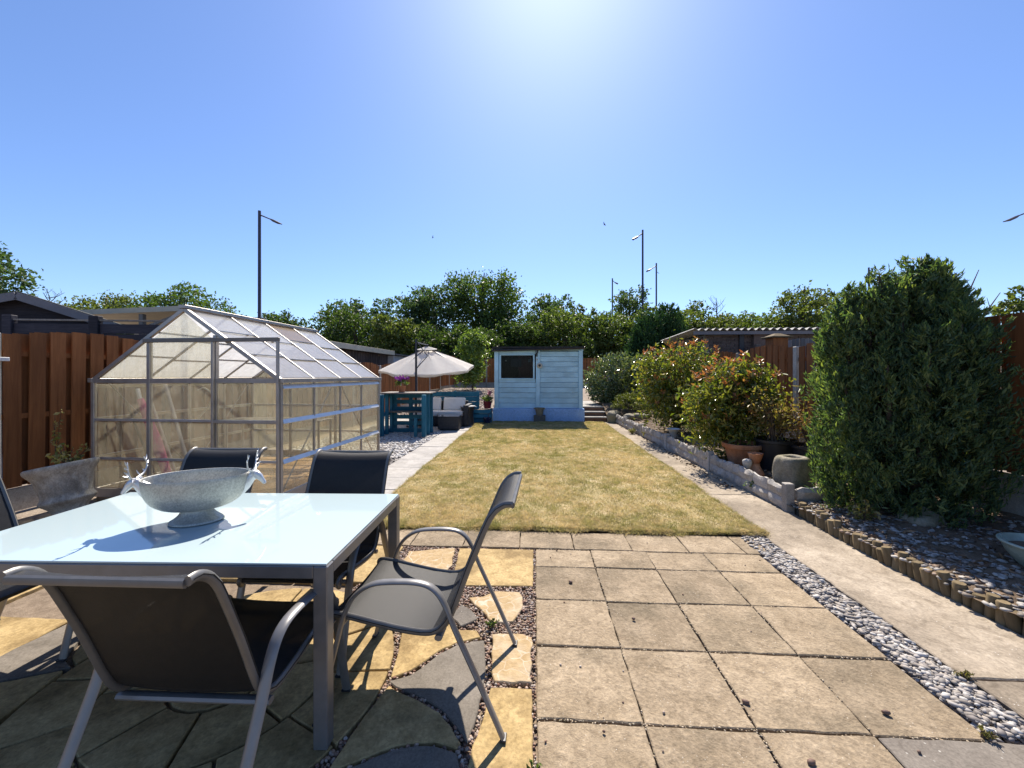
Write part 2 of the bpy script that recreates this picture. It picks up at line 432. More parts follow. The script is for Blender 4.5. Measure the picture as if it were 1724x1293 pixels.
def ring(r0, r1, n, a0, gap):
    for k in range(n):
        g0, g1 = a0 + 2 * math.pi * k / n, a0 + 2 * math.pi * (k + 1) / n
        pts = [(r1, g0 + gap / r1 + (g1 - g0 - 2 * gap / r1) * t / 8) for t in range(9)]
        pts += [(r0, g1 - gap / r0 - (g1 - g0 - 2 * gap / r0) * t / 8) for t in range(9)] if r0 > 0 else [(0.02, (g0 + g1) / 2)]
        piece([(CCX + r * math.cos(a), CCY + r * math.sin(a)) for r, a in pts], YEL, 'paving_slab', .002)
ring(.5, .785, 12, .1, .006); ring(.22, .488, 8, .3, .006); piece([(CCX + .205 * math.cos(a * .3927), CCY + .205 * math.sin(a * .3927)) for a in range(16)], YEL, 'paving_slab')
tri = [(-.692, 1.838), (-.603, 1.884), (-.558, 1.938), (-.502, 2.032), (-.413, 2.114), (-.276, 2.158), (-.245, 1.945), (-.24, 1.794), (-.252, 1.631), (-.268, 1.549), (-.344, 1.641), (-.399, 1.693), (-.493, 1.747), (-.587, 1.786), (-.647, 1.809)]
yA = [(-.69, 1.86), (-.615, 1.905), (-.575, 1.955), (-.515, 2.05), (-.42, 2.13), (-.30, 2.175), (-.33, 2.235), (-.44, 2.235), (-.55, 2.32), (-.76, 2.25), (-.72, 2.06), (-.703, 1.95)]
yB = [(-.685, 1.815), (-.64, 1.79), (-.58, 1.765), (-.49, 1.725), (-.41, 1.68), (-.35, 1.625), (-.29, 1.545), (-.30, 1.522), (-.388, 1.545), (-.475, 1.54), (-.54, 1.525), (-.6, 1.49), (-.76, 1.4), (-.745, 1.55), (-.712, 1.70)]
dk = [(-.6, 1.475), (-.54, 1.508), (-.475, 1.524), (-.388, 1.53), (-.3, 1.508), (-.275, 1.44), (-.30, 1.2), (-.48, .98), (-.84, 1.05), (-.93, 1.17), (-.77, 1.38)]
for poly, mat in ((tri, CHAR), (yA, YEL), (yB, YEL), (dk, CHAR)):
    piece(poly, mat, 'paving_slab'); piece([(2 * CCX - x, y) for x, y in poly][::-1], mat, 'paving_slab')
piece([(-.205, 1.831), (-.012, 1.836), (-.006, 1.30), (-.23, 1.29), (-.25, 1.45), (-.243, 1.541), (-.219, 1.659)], YEL, 'paving_slab')
piece([(-.235, 1.275), (-.008, 1.28), (-.008, .72), (-.24, .72)], YEL, 'paving_slab')
piece([(-.63, 3.292), (-.012, 3.298), (-.012, 2.727), (-.58, 2.707)], YEL, 'paving_slab')
piece([(-.235, 2.207), (-.072, 2.22), (-.016, 2.183), (-.018, 1.866), (-.195, 1.856), (-.225, 2.023)], CRAZY, amp=.008)
piece([(-.43, 2.55), (-.346, 2.575), (-.271, 2.64), (-.1, 2.64), (-.075, 2.583), (-.089, 2.413), (-.13, 2.325), (-.249, 2.318), (-.35, 2.45)], CRAZY, amp=.008)
piece([(-1.03, 3.05), (-1.037, 3.195), (-.67, 3.285), (-.636, 2.989), (-.648, 2.85), (-.753, 2.875), (-.882, 2.941)], CRAZY, amp=.008)
piece([(-.467, 2.48), (-.40, 2.428), (-.34, 2.33), (-.423, 2.265), (-.51, 2.36)], GREYSL, amp=.006)
piece([(-.63, 2.66), (-.52, 2.66), (-.50, 2.54), (-.60, 2.44), (-.70, 2.52)], CRAZY, amp=.007)
piece([(-1.0, 2.88), (-.72, 2.80), (-.70, 2.68), (-.86, 2.60), (-1.05, 2.70)], CRAZY, amp=.007)
for k in range(5):
    for j, (a, b) in enumerate(((2.70, 3.29),)):
        piece([(-1.70 - .6 * k, a), (-1.11 - .6 * k, a), (-1.11 - .6 * k, b), (-1.70 - .6 * k, b)], YEL, 'paving_slab')
for x0, x1, y0, y1 in ((-.95, -.26, .55, .95), (-1.7, -.97, .5, .98), (-2.4, -1.72, .5, .98), (-3.1, -2.45, .3, .9), (-3.3, -2.75, 1.0, 1.6), (-3.3, -2.75, 1.63, 2.2), (-4.2, -3.35, .6, 1.4), (-4.2, -3.35, 1.45, 2.2), (-4.2, -3.4, 2.25, 2.66), (-.95, -.02, -.2, .5), (-2.0, -1.0, -.2, .45)):
    piece([(x0, y0), (x1, y0), (x1, y1), (x0, y1)], YEL, 'paving_slab')
PEA = island('pea gravel', [(.20, .10, .07), (.30, .19, .13), (.42, .33, .26), (.14, .085, .065), (.50, .44, .38), (.26, .16, .11)])
n = 26000; px_, py_ = rng.uniform(-1.25, .004, n), rng.uniform(.9, 3.31, n)
free = np.ones(n, bool)
for p in taken: free &= ~in_poly(px_, py_, p)
free &= np.hypot(px_ - CCX, py_ - CCY) > .79
P = np.stack([px_, py_, rng.uniform(-.022, -.006, n)], -1)[free]
obj('pea_gravel', pebble_mesh('pea_gravel', P, .0075, PEA, .75), kind='stuff')
tag(bpy.data.objects['pea_gravel'], 'reddish brown pea gravel filling the gaps between the yellow and grey paving', 'gravel')
# pale sand and grit lying in the joints
gj = []
for yj in rows[:-2]: gj.append(np.stack([rng.uniform(.01, 1.81, 260), rng.normal(yj, .006, 260), np.full(260, -.004)], -1))
for xj in cols_x[1:-1]: gj.append(np.stack([rng.normal(xj, .005, 320), rng.uniform(.6, 3.3, 320), np.full(320, -.003)], -1))
gj = np.concatenate(gj); gj = gj[rng.random(len(gj)) < clumps(gj[:, 0], gj[:, 1] + 3, .16) * 1.2 - .1]
tag(obj('joint_grit', pebble_mesh('joint_grit', gj, .0042, island('sandy grit', [(.42, .33, .22), (.30, .23, .15), (.52, .44, .33), (.14, .12, .06)]), .7), kind='stuff'), 'sandy grit lying in the joints of the buff patio slabs', 'grit')
# crumbs and snail-sized stones lying on the slabs
P = np.stack([rng.uniform(.02, 1.85, 50), rng.uniform(.9, 3.6, 50), np.full(50, .003)], -1)
tag(obj('loose_stones', pebble_mesh('loose_stones', P, .005, PEA, .8), kind='stuff'), 'tiny loose stones scattered over the buff patio slabs', 'stones')
for (x, y), w in (((1.03, 1.535), 'lying on a slab one row in front of the grey slab'), ((.93, 1.80), 'lying on the joint of the third row of slabs'), ((.585, 2.38), 'lying alone near the middle of the buff patio'), ((.25, 2.78), 'lying near the yellow slab and farthest from the viewer'), ((1.50, 1.78), 'lying left of the pebble strip, the farther of two'), ((1.47, 1.60), 'lying at the edge of the grey corner slab'), ((.28, 1.62), 'lying by the left edge joint in the nearest rows')):
    tag(obj('stone_chip', pebble_mesh('stone_chip', np.array([[x, y, .008]]), .012, PEA, .8)), 'dark stone chip ' + w, 'stone', 'stone chips on the patio')

# ------------------------------------------------------------------ concrete path, pebble strip, log edging
PATH = stone('worn concrete', (.27, .222, .165), (.40, .34, .265), (.20, .165, .125), 2.6, 60, .6, .92, (45, (.5, .47, .42), .09), .09, dist=.014, mott=1.0)
path_r = sheet('concrete_path', 2.05, 2.66, -1, 12.4, lambda a, b: a * 0 - .03, BED, 1)
for a, b in ((-.9, 1.995), (2.01, 4.93), (4.94, 7.9), (7.91, 10.6), (10.61, 12.38)):
    w = .30 if a < 4.5 else .275
    x1 = 2.70 if a < 4 else 2.66
    w2 = x1 - 2.06; h = b - a
    poly = rough_poly([(-w2 / 2, -h / 2), (w2 / 2, -h / 2), (w2 / 2, h / 2), (-w2 / 2, h / 2)], .08, .007)
    obj('concrete_slab', MB().prism(poly, -.06, .006).mesh('concrete_slab', PATH, .006, 30), path_r, (2.06 + w2 / 2, (a + b) / 2, random.uniform(-.003, .003)))
SLATE = island('grey pebbles', [(.30, .275, .25), (.40, .37, .345), (.18, .16, .15), (.52, .50, .47), (.13, .115, .105), (.36, .32, .275), (.25, .22, .20)])
n = 5200
P = np.stack([rng.uniform(1.835, 2.045, n), rng.uniform(1.69, 3.70, n), rng.uniform(-.028, .008, n)], -1)
P = P[(P[:, 0] < 2.05 - .02 * np.sin(P[:, 1] * 5)) & ~((P[:, 1] > 3.35) & (rng.random(n) < .5))]
tag(obj('pebble_strip', pebble_mesh('pebble_strip', P, .0138, SLATE, .5, elong=1.9), kind='stuff'), 'strip of pale grey pebbles between the patio slabs and the concrete path', 'pebbles')

def bedz(x, y): 
    t = np.clip((x - 2.6) / 1.6, 0, 1)
    return .105 + .09 * t + .02 * np.sin(x * 5 + y * 3) * np.sin(y * 4) + .012 * np.sin(x * 17 + y * 11)
def bedz2(x, y): return .14 + .06 * np.clip((x - 2.7) / 1.5, 0, 1) + .025 * np.sin(x * 4 + 1) * np.sin(y * 3) + .01 * np.sin(x * 15 + y * 13) + .3 * sm(11.5, 14, y)
sheet('gravel_bed', 2.68, 4.6, -1, 4.42, bedz, SOIL, .05)
sheet('planting_bed', 2.70, 4.6, 4.42, 13.5, bedz2, SOIL, .08)
sheet('rear_bed', 2.25, 2.72, 12.42, 15.5, lambda a, b: .20 + .3 * sm(12.4, 13.5, b) + .01 * np.sin(a * 20), SOIL, .08)
CHIP = island('slate chips', [(.28, .26, .24), (.17, .155, .145), (.38, .36, .33), (.13, .10, .075), (.24, .16, .11), (.48, .46, .43), (.15, .11, .09)])
n = 5200; a, b = rng.uniform(2.66, 4.2, n), rng.uniform(.8, 4.36, n)
k = rng.random(n) < np.where(a < 3.1, .9, .55); a, b = a[k], b[k]
tag(obj('slate_chippings', pebble_mesh('slate_chippings', np.stack([a, b, bedz(a, b) + .004], -1), .019, CHIP, .4), kind='stuff'), 'grey slate chippings and bark littering the bed behind the log edging', 'chippings')
n = 2600; a, b = rng.uniform(2.76, 4.2, n), rng.uniform(4.5, 12.2, n)
tag(obj('bed_litter', pebble_mesh('bed_litter', np.stack([a, b, bedz2(a, b) + .004], -1), .022, island('litter', [(.30, .20, .12), (.42, .30, .18), (.18, .12, .08), (.5, .4, .28), (.36, .33, .30)]), .3), kind='stuff'), 'dry leaves and grit covering the raised bed behind the low block wall', 'litter')
LOG = wood('round edging timber', (.115, .085, .045), (.215, .165, .095), (14, 14, 3), 2.5, .85, .4)
edge = thing('log_edging', 'low edging of short upright round logs holding back the slate bed beside the concrete path', 'edging', (2.7, 3, 0))
def polyline(pts, step):
    out = []; P = [Vector(p) for p in pts]
    d = 0
    for a, b in zip(P, P[1:]):
        L = (b - a).length
        while d < L: out.append(a.lerp(b, d / L)); d += step
        d -= L
    return out
for q in polyline([(2.735, 4.20), (2.70, 3.75), (2.69, 3.3), (2.705, 2.8), (2.735, 2.3), (2.78, 1.9), (2.82, 1.4), (2.88, .6)], .058):
    h = random.uniform(.10, .165); r = random.uniform(.026, .037)
    m = MB().lathe([(r * .96, -.06), (r, h - .008), (r * .86, h)], 10).mesh('edging_log', LOG, 0, 40)
    obj('edging_log', m, edge, (q.x - 2.7, q.y - 3, 0), (R(random.uniform(-8, 8)), R(random.uniform(-5, 11)), random.random() * 6))

# ------------------------------------------------------------------ low rock-faced block wall
RF = stone('rock faced concrete', (.36, .335, .305), (.49, .465, .435), (.30, .275, .245), 7, 90, .7, .92, None, .1, dist=.012)
wall = thing('block_wall', 'low grey rock faced concrete wall with posts along the raised bed', 'wall', (2.68, 4.4, 0))
def panel(x0, y0, x1, y1, h, par, side):
    """cast panel: a core with two courses of proud rough stones on its visible face"""
    L = math.hypot(x1 - x0, y1 - y0); rz = math.atan2(y1 - y0, x1 - x0)
    c = MB().box((L / 2, 0, h / 2 - .03), (L, .04, h + .03)).build('wall_panel', RF, par, .004, loc=(x0, y0, 0), rot=(0, 0, rz))
    for j, (z0, z1) in enumerate(((.012, h * .52), (h * .535, h + .012))):
        x = .004
        while x < L - .05:
            w = min(random.uniform(.10, .34), L - .004 - x)
            if L - x - w < .09: w = L - .004 - x
            m = MB(); nx, nz = max(int(w / .05), 2), 3
            zt = [[z0 + (z1 - z0) * b / nz + (random.uniform(-.022, .016) if j == 1 and b == nz else 0) for b in range(nz + 1)] for a in range(nx + 1)]
            g = [[(x + w * a / nx, side * (.02 + (.006 if a in (0, nx) or b in (0, nz) else random.uniform(.008, .042))), zt[a][b]) for b in range(nz + 1)] for a in range(nx + 1)]
            bk = [[(p[0], 0, p[2]) for p in r_] for r_ in g]
            V = [p for r_ in g for p in r_] + [p for r_ in bk for p in r_]; n1 = nz + 1; o = (nx + 1) * n1; Fc = []
            for a in range(nx):
                for b in range(nz):
                    i = a * n1 + b; Fc.append((i, i + n1, i + n1 + 1, i + 1))
                i = a * n1; Fc.append((i, i + o, i + n1 + o, i + n1)); i = a * n1 + nz; Fc.append((i, i + n1, i + n1 + o, i + o))
            for b in range(nz):
                Fc.append((b, b + 1, b + 1 + o, b + o)); i = nx * n1 + b; Fc.append((i, i + o, i + 1 + o, i + 1))
            m.add(V, Fc); m.build('wall_stone', RF, c, 0, 25)
            x += w + .006
wp = [(2.70, 4.38), (2.655, 6.15), (2.60, 7.94), (2.55, 9.55), (2.515, 11.12), (2.49, 12.35)]
for (xa, ya), (xb, yb) in zip(wp, wp[1:]):
    panel(xa - 2.68, ya + .05 - 4.4, xb - 2.68, yb - .05 - 4.4, .255, wall, 1)
for x, y in wp:
    MB().box((0, 0, .13), (.09, .09, .34)).build('wall_post', RF, wall, .008, loc=(x - 2.68, y - 4.4, 0), rot=(0, 0, R(random.uniform(-3, 3))))
panel(2.79 - 2.68, 0, 1.5, .02, .24, wall, -1)

# ------------------------------------------------------------------ lawn
LAWN_B = stone('dry turf', (.46, .37, .21), (.33, .27, .13), (.52, .43, .27), 6, 120, .9, .95, None, 0, dist=.02)
def lz(x, y): return .022 + .008 * np.sin(x * 3.1 + 1) * np.sin(y * 2.3) + .004 * np.sin(x * 13 + y * 7)
sheet('lawn', -1.70, 2.06, 3.70, 12.28, lz, LAWN_B, .06)
def blades(name, n, y0, y1, w, h, mat):
    y = y0 + (y1 - y0) * rng.random(n) ** 1.5; x = rng.uniform(-1.72, 2.08, n)
    keep = rng.random(n) < .35 + .9 * clumps(x, y, .11); x, y = x[keep], y[keep]; n = len(x)
    e = n // 26; y[:e] = 3.715 - np.abs(rng.normal(0, .022, e)) * (.4 + 1.6 * clumps(x[:e], y[:e] * 0 + 4, .13))
    e2 = n // 40; x[e:e + e2] = np.where(rng.random(e2) < .5, -1.72 - np.abs(rng.normal(0, .02, e2)), 2.07 + np.abs(rng.normal(0, .025, e2)))
    hh = h * rng.uniform(.5, 1.35, n) * (.55 + .95 * clumps(x, y, .14)); a = rng.uniform(0, 6.28, n); lean = rng.normal(0, .75, (n, 2)) * hh[:, None]
    ww = w * rng.uniform(.6, 1.3, n) * (1 + .22 * (y - y0)); z = lz(x, y) - .004; z[:e + e2] -= .012
    b0 = np.stack([x - np.cos(a) * ww, y - np.sin(a) * ww, z], -1); b1 = np.stack([x + np.cos(a) * ww, y + np.sin(a) * ww, z], -1)
    tp = np.stack([x + lean[:, 0], y + lean[:, 1], z + hh], -1)
    F = np.arange(n * 3).reshape(-1, 3)
    return obj(name, np_mesh(name, np.stack([b0, b1, tp], 1), F, mat), kind='stuff')
t = NT('grass blades'); tc = t.n('ShaderNodeTexCoord'); oc = tc.outputs['Object']; gi = t.n('ShaderNodeNewGeometry').outputs['Random Per Island']
straw = t.ramp(gi, [(0, (.68, .55, .35)), (.35, (.56, .46, .27)), (.7, (.77, .65, .46)), (1, (.47, .39, .21))])
green = t.ramp(gi, [(0, (.26, .27, .09)), (.4, (.34, .33, .12)), (.75, (.20, .23, .07)), (1, (.40, .36, .16))])
f1 = t.noise(oc, 6.5, 5, .65, .5); f2 = t.noise(oc, 1.1, 3, .5)
f = t.ramp(t.mix(.42, f1, f2), [(.43, (.04, .04, .04)), (.60, (.95, .95, .95))])
col = t.mix(f, straw, green)
col = t.mix(.9, col, t.ramp(t.noise(oc, 15, 4, .7), [(.32, (.58, .56, .50)), (.55, (1.0, 1.0, 1.0)), (.72, (1.18, 1.16, 1.12))]), 'MULTIPLY')
gp_ = t.bsdf(col, .65, 0, None, .1); gt_ = t.n('ShaderNodeBsdfTranslucent'); t.l(t.mix(1.0, col, (1.15, 1.1, .75), 'MULTIPLY'), gt_.inputs[0])
gm_ = t.n('ShaderNodeMixShader'); gm_.inputs[0].default_value = .4; t.l(gp_, gm_.inputs[1]); t.l(gt_.outputs[0], gm_.inputs[2]); GRASS = t.done(gm_.outputs[0])
tag(blades('grass', 420000, 3.70, 12.28, .0025, .025, GRASS), 'short sun scorched lawn grass, straw coloured with green patches', 'grass')

# ------------------------------------------------------------------ slab path and pebbles on the left
PALE = stone('pale grey slab', (.34, .325, .305), (.43, .41, .385), (.29, .275, .26), 3, 90, .25, .85, None, .08)
path_l = sheet('slab_path', -2.36, -1.74, 3.7, 13.2, lambda a, b: a * 0 - .03, BED, 1)
yy = 3.72
while yy < 13:
    riven(-2.35, yy, -1.745, yy + .6, PALE, parent=path_l, amp=.002, g=.003); yy += .6
terr = sheet('seating_terrace', -4.9, -2.37, 9.9, 13.3, lambda a, b: a * 0 - .028, BED, 1)
for i in range(4):
    for j in range(5):
        riven(-2.375 - .6 * (i + 1), 9.95 + .6 * j, -2.375 - .6 * i, 10.55 + .6 * j, PALE, parent=terr, amp=.002, g=.003)
n = 5200
P = np.stack([rng.uniform(-4.9, -2.365, n), rng.uniform(6.85, 9.95, n), rng.uniform(-.04, -.005, n)], -1)
tag(obj('pale_pebbles', pebble_mesh('pale_pebbles', P, .030, island('pale pebbles', [(.50, .48, .46), (.62, .61, .59), (.36, .34, .33), (.46, .42, .38), (.68, .67, .65)]), .6), kind='stuff'), 'bed of pale round pebbles in front of the blue pallet bar', 'pebbles')
n = 3600; a, b = rng.uniform(-2.35, -.0, n), rng.uniform(4.0, 6.9, n); a = rng.uniform(-5.2, -1.4, n); b = rng.uniform(13.3, 22, n)
tag(obj('rockery_gravel', pebble_mesh('rockery_gravel', np.stack([a, b, height(a, b) + .01], -1), .05, island('brown gravel', [(.30, .22, .17), (.42, .34, .28), (.22, .16, .13), (.50, .43, .37)]), .55), kind='stuff'), 'sloping bank of brown gravel behind the seating terrace', 'gravel')
n = 1100
P = np.stack([rng.uniform(-2.7, -2.36, n), rng.uniform(3.8, 6.9, n), rng.uniform(-.035, -.005, n)], -1)
tag(obj('path_side_pebbles', pebble_mesh('path_side_pebbles', P, .024, SLATE, .6), kind='stuff'), 'grey pebbles between the greenhouse and the slab path', 'pebbles')

# ------------------------------------------------------------------ steps beside the shed
STEP = stone('brown brick riser', (.16, .085, .055), (.22, .13, .085), None, 7, 70, .5, .9, None, .1)
steps = thing('garden_steps', 'three shallow garden steps with pale treads climbing past the right side of the shed', 'steps', (1.9, 12.45, 0))
steps['kind'] = 'structure'; del steps['category']; del steps['label']
for k in range(3):
    MB().box((0, .6 + .3 * k - .0, .07 + .14 * k - .02), (.66 - .004 * k, 1.2 - .0, .14)).build('riser', STEP, steps, .005, loc=(0, 0, -.01 * 0))
    MB().box((0, .15 + .3 * k, .14 * (k + 1) - .003), (.68, .325, .035)).build('tread', PALE, steps, .005)
MB().box((0, 2.2, .40), (.68, 2.6, .05)).build('landing', PALE, steps, .005)
# ------------------------------------------------------------------ shed
BLUE = wood('pale blue painted board', (.42, .66, .76), (.50, .73, .82), (1.0, 12, 12), 2, .55, .15, .06)
BLUE_V = wood('pale blue painted post', (.44, .68, .78), (.51, .74, .82), (12, 12, 1), 2, .55, .12, .05)
RENDER_B = stone('blue painted render', (.33, .52, .82), (.40, .58, .86), (.30, .47, .76), 5, 60, .6, .85, None, 0, dist=.012)
FELT = stone('black roofing felt', (.02, .02, .022), (.05, .05, .05), None, 8, 120, .5, .9, var=0)
sh = thing('garden_shed', 'pale blue painted garden shed with one window on a darker blue rendered base', 'shed', (0, 12.4, 0), R(1.2))
x0, x1, zb, D_ = -1.27, 1.50, .41, 2.4
MB().box(((x0 + x1) / 2, D_ / 2, zb / 2), (x1 - x0 + .1, D_ + .06, zb)).build('plinth', RENDER_B, sh, .015)
MB().box((x0 + .02, D_ / 2, 1.3), (.03, D_ - .1, 1.78)).box((x1 - .02, D_ / 2, 1.3), (.03, D_ - .1, 1.78)).box(((x0 + x1) / 2, D_ - .06, 1.3), (x1 - x0 - .1, .03, 1.78)).build('side_wall', BLUE_V, sh)
mx_ = .10                                              # centre post
for px_, w in ((x0 + .065, .13), (mx_, .13), (x1 - .065, .13)):
    MB().box((px_, .035, (zb + 2.24) / 2), (w, .05, 2.24 - zb)).build('corner_post' if px_ != mx_ else 'door_post', BLUE_V, sh, .006)
wx0, wx1, wz0, wz1 = -1.06, -.055, 1.365, 2.08
bh = .163; z = zb + .004
while z < 2.2:
    h = min(bh, 2.23 - z)
    for a, b in ((x0 + .13, mx_ - .066), (mx_ + .066, x1 - .13)):
        if a < 0 and z + h > wz0 - .03:
            continue
        m = MB().box(((a + b) / 2, .075, z + h / 2), (b - a, .022, h - .009), Matrix.Rotation(R(2.2), 3, 'X'))
        m.build('shiplap_board', BLUE, sh, .003)
    z += bh
# panel round the window
fb = MB()
fb.box((-.555, .07, (wz1 + .04 + 2.235) / 2), (1.155, .024, 2.235 - wz1 - .045)).build('window_header', BLUE, sh, .003)
zt = zb + .004 + bh * math.floor((wz0 - .03 - zb - .004) / bh)
MB().box((-.555, .07, (zt + wz0 - .035) / 2 + .002), (1.155, .024, max(wz0 - .035 - zt, .03))).build('window_apron', BLUE, sh, .003)
win = MB().box((wx0 - .035, .06, (wz0 + wz1) / 2), (.065, .045, wz1 - wz0 + .07)).box((wx1 + .028, .06, (wz0 + wz1) / 2), (.05, .045, wz1 - wz0 + .07)).box(((wx0 + wx1) / 2, .06, wz1 + .02), (wx1 - wx0, .045, .035)).box(((wx0 + wx1) / 2, .055, wz0 - .02), (wx1 - wx0 + .02, .06, .035)).build('window', BLUE_V, sh, .004)
t = NT('shed glass'); gl = t.n('ShaderNodeBsdfGlossy', Roughness=.02); tr_ = t.n('ShaderNodeBsdfTransparent'); tr_.inputs[0].default_value = (.55, .6, .6, 1)
mx2 = t.n('ShaderNodeMixShader'); t.l(t.facing(.008, .8), mx2.inputs[0]); t.l(tr_.outputs[0], mx2.inputs[1]); t.l(gl.outputs[0], mx2.inputs[2])
SGLASS = t.done(mx2.outputs[0])
MB().box(((wx0 + wx1) / 2, .07, (wz0 + wz1) / 2), (wx1 - wx0, .006, wz1 - wz0)).build('pane', SGLASS, win)
# roof, gutter, pipe, dial, lock
rf = MB().prism([(-.12, 2.30), (-.12, 2.35), (D_ + .1, 2.24), (D_ + .1, 2.19)], x0 - .06, x1 + .03).build('roof', FELT, sh)
rf.data.transform(Matrix(((0, 0, 1, 0), (1, 0, 0, 0), (0, 1, 0, 0), (0, 0, 0, 1))))
MB().box(((x0 + x1) / 2, .05, 2.265), (x1 - x0 + .04, .03, .07)).build('fascia', BLUE_V, sh, .003)
MB().tube([(x0 - .07, -.07, 2.235), (x1 + .05, -.07, 2.305)], .042, 8).build('gutter', BLACK_PL, sh, 0, 40)
MB().tube([(mx_ - .02, -.07, 2.25), (mx_ - .02, -.06, 2.18), (mx_ - .04, .0, 2.13), (mx_ - .04, .0, 2.04)], .028, 8).build('downpipe', BLACK_PL, sh, 0, 40)
MB().lathe([(.001, 0), (.085, 0), (.088, .03), (.07, .04), (.001, .035)], 20).build('dial', plain('cream enamel', (.55, .50, .38), .4), sh, 0, 40, (mx_ + .05, .005, 1.76), (R(90), 0, 0))
MB().lathe([(.001, 0), (.04, 0), (.035, .012), (.001, .014)], 16).build('dial_face', BLACK_PL, sh, 0, 40, (mx_ + .05, -.034, 1.76), (R(90), 0, 0))
MB().box((mx_ - .03, .0, 1.95), (.04, .02, .05)).build('latch', ALU, sh, .003)
inn = MB().box((-.56, .5, 1.5), (1.1, .02, 1.5)).build('dark_backing', wood('dark window backing', (.012, .009, .012), (.022, .014, .016)), sh)  # dark sheet added behind the pane, painting the shade inside the shed
MB().box((-.35, 1.8, 1.5), (.9, .03, 1.6)).build('reflection_board', wood('red brown reflection', (.10, .03, .02), (.16, .05, .03)), sh)  # added board, red brown window reflection put into its colour
MB().box((-.30, .46, 1.55), (.46, .02, 1.2)).build('reflection_panel', wood('reflected red', (.13, .03, .04), (.19, .045, .055)), sh)  # added panel painting the red of the glass reflection
MB().box((-.60, .44, 1.86), (.34, .015, .26)).build('reflection_frame', plain('reflected violet', (.05, .035, .07), .5), sh)  # added piece, painted outline of a frame reflected in the window
MB().box((-.93, .40, 1.93), (.05, .02, .05)).build('reflection_spot', plain('white bracket', (.7, .7, .7), .5), sh)  # small white detail of the window reflection, added as a solid
MB().box((-.16, .40, 1.93), (.09, .02, .09)).build('inner_card', plain('grey card', (.35, .33, .36), .6), sh)
# planter on a block against the shed
bl = tag(MB().box((0, 0, .105), (.36, .22, .21)).build('concrete_block', stone('dark block', (.10, .095, .085), (.16, .15, .135), None, 8, 90), None, .008, loc=(.145, 12.24, .01)), 'dark concrete block standing against the blue base of the shed', 'block')
pt = thing('stone_planter', 'small square buff planter with rounded lugs standing on the dark block by the shed', 'planter', (.145, 12.24, .224))
BUFFP = stone('buff cast stone', (.24, .20, .14), (.36, .31, .22), None, 9, 90)
MB().lathe([(.10, 0), (.105, .03), (.13, .17), (.15, .2), (.155, .225), (.13, .225), (.12, .2)], 16, 1, .85).build('bowl', BUFFP, pt, 0, 35)
for s in (-1, 1): MB().lathe([(.001, -.02), (.03, -.015), (.034, 0), (.03, .02), (.001, .025)], 10, c=(s * .15, 0, .2)).build('lug', BUFFP, pt, 0, 50)

# ------------------------------------------------------------------ fences
def fence(name, label, p0, p1, posts, htop, hbase, arch, bw, gap, mat, postmat, face=1, back=True, bay=1.83, gb=.28, z0f=None, rails=3, cap=False, thick=.016):
    """posts: distances along the line p0->p1; boards on the face side and, offset, on the back"""
    a, b = Vector(p0), Vector(p1); rz = math.atan2(b.y - a.y, b.x - a.x)
    f = thing(name, label, 'fence', (a.x, a.y, 0), rz)
    unitb = MB().box((0, 0, .5), (bw, thick, 1)).mesh('board', mat, .0)
    zf = z0f or (lambda s: 0)
    pm = MB().box((0, 0, 0), (.095, .10, 1)).mesh('post', postmat, .006)
    for s in posts:
        zb_ = zf(s); h = htop - arch * .6 - .01
        obj('post', pm, f, (s, 0, zb_ - .1 + (h + .1) / 2), scale=(1, 1, h + .1))
        if cap: MB().lathe([(.08, 0), (.085, .012), (.001, .045)], 4).build('post_cap', postmat, f, loc=(s, 0, zb_ + h + .001), rot=(0, 0, R(45)))
    for s0, s1 in zip(posts, posts[1:]):
        L = s1 - s0 - .10; zb_ = zf((s0 + s1) / 2)
        if gb: MB().box((0, 0, 0), (L, .045, gb)).build('gravel_board', postmat, f, .004, loc=((s0 + s1) / 2, 0, zb_ + gb / 2 - .02))
        zs = zb_ + gb - .01
        for k in range(rails):
            zr = zs + (htop - arch - .16 - gb) * (k / (rails - 1) * .93 + .06) if rails > 1 else zs + 1
            MB().box((0, 0, 0), (L, .034, .055)).build('rail', mat, f, 0, loc=((s0 + s1) / 2, 0, zr))
        for side in ((face,) if not back else (face, -face)):
            n_ = int(L / (bw + gap)); st = L / n_
            for k in range(n_ + (0 if side == face else -1)):
                u = (k + .5) * st if side == face else (k + 1) * st
                q = (u / L - .5) * 2; top = htop - arch * (1 - math.cos(q * 1.45) + .0) * (1.12) 
                h = zb_ + top - zs + random.uniform(-.006, .006)
                obj('board', unitb, f, (s0 + .05 + u, -side * .027 + random.uniform(-.002, .002), zs + .005), (R(random.uniform(-.3, .3)), R(random.uniform(-.4, .4)), 0), scale=(random.uniform(.96, 1.03), 1, h))
    return f
LX = lambda y: -5.62 + .037 * (y - 4)
def gz(x): return lambda s: 0
ldir = math.hypot(1, .037)
lp = [1.98 + 1.83 * k - 0 for k in range(13)]
fence('garden_fence', 'long brown hit and miss board fence behind the greenhouse on the left boundary', (LX(0), 0), (LX(24), 24), [.07 + 1.855 * k for k in range(6)], 1.97, 0, .10, .142, .052, FENCE_W, CONC, face=1, gb=.25, z0f=lambda s: 0)
fence('garden_fence', 'red brown close board fence with pale concrete posts beyond the parasol', (LX(9.45), 9.45), (LX(24.4), 24.4), [1.855 * k for k in range(9)], 1.86, 0, .10, .118, .012, FENCE_W, CONC, face=1, back=False, gb=.15, z0f=lambda s: max(0, .75 * float(sm(13.4, 22, 9.45 + s))))
fence('garden_fence', 'dark red brown fence across the far end of the garden left of the shed', (-4.9, 24.6), (4.6, 24.6), [1.88 * k for k in range(6)], 1.80, 0, .05, .15, .012, FENCE_W, CONC, face=1, back=False, gb=.3, z0f=lambda s: .72, bay=1.88)
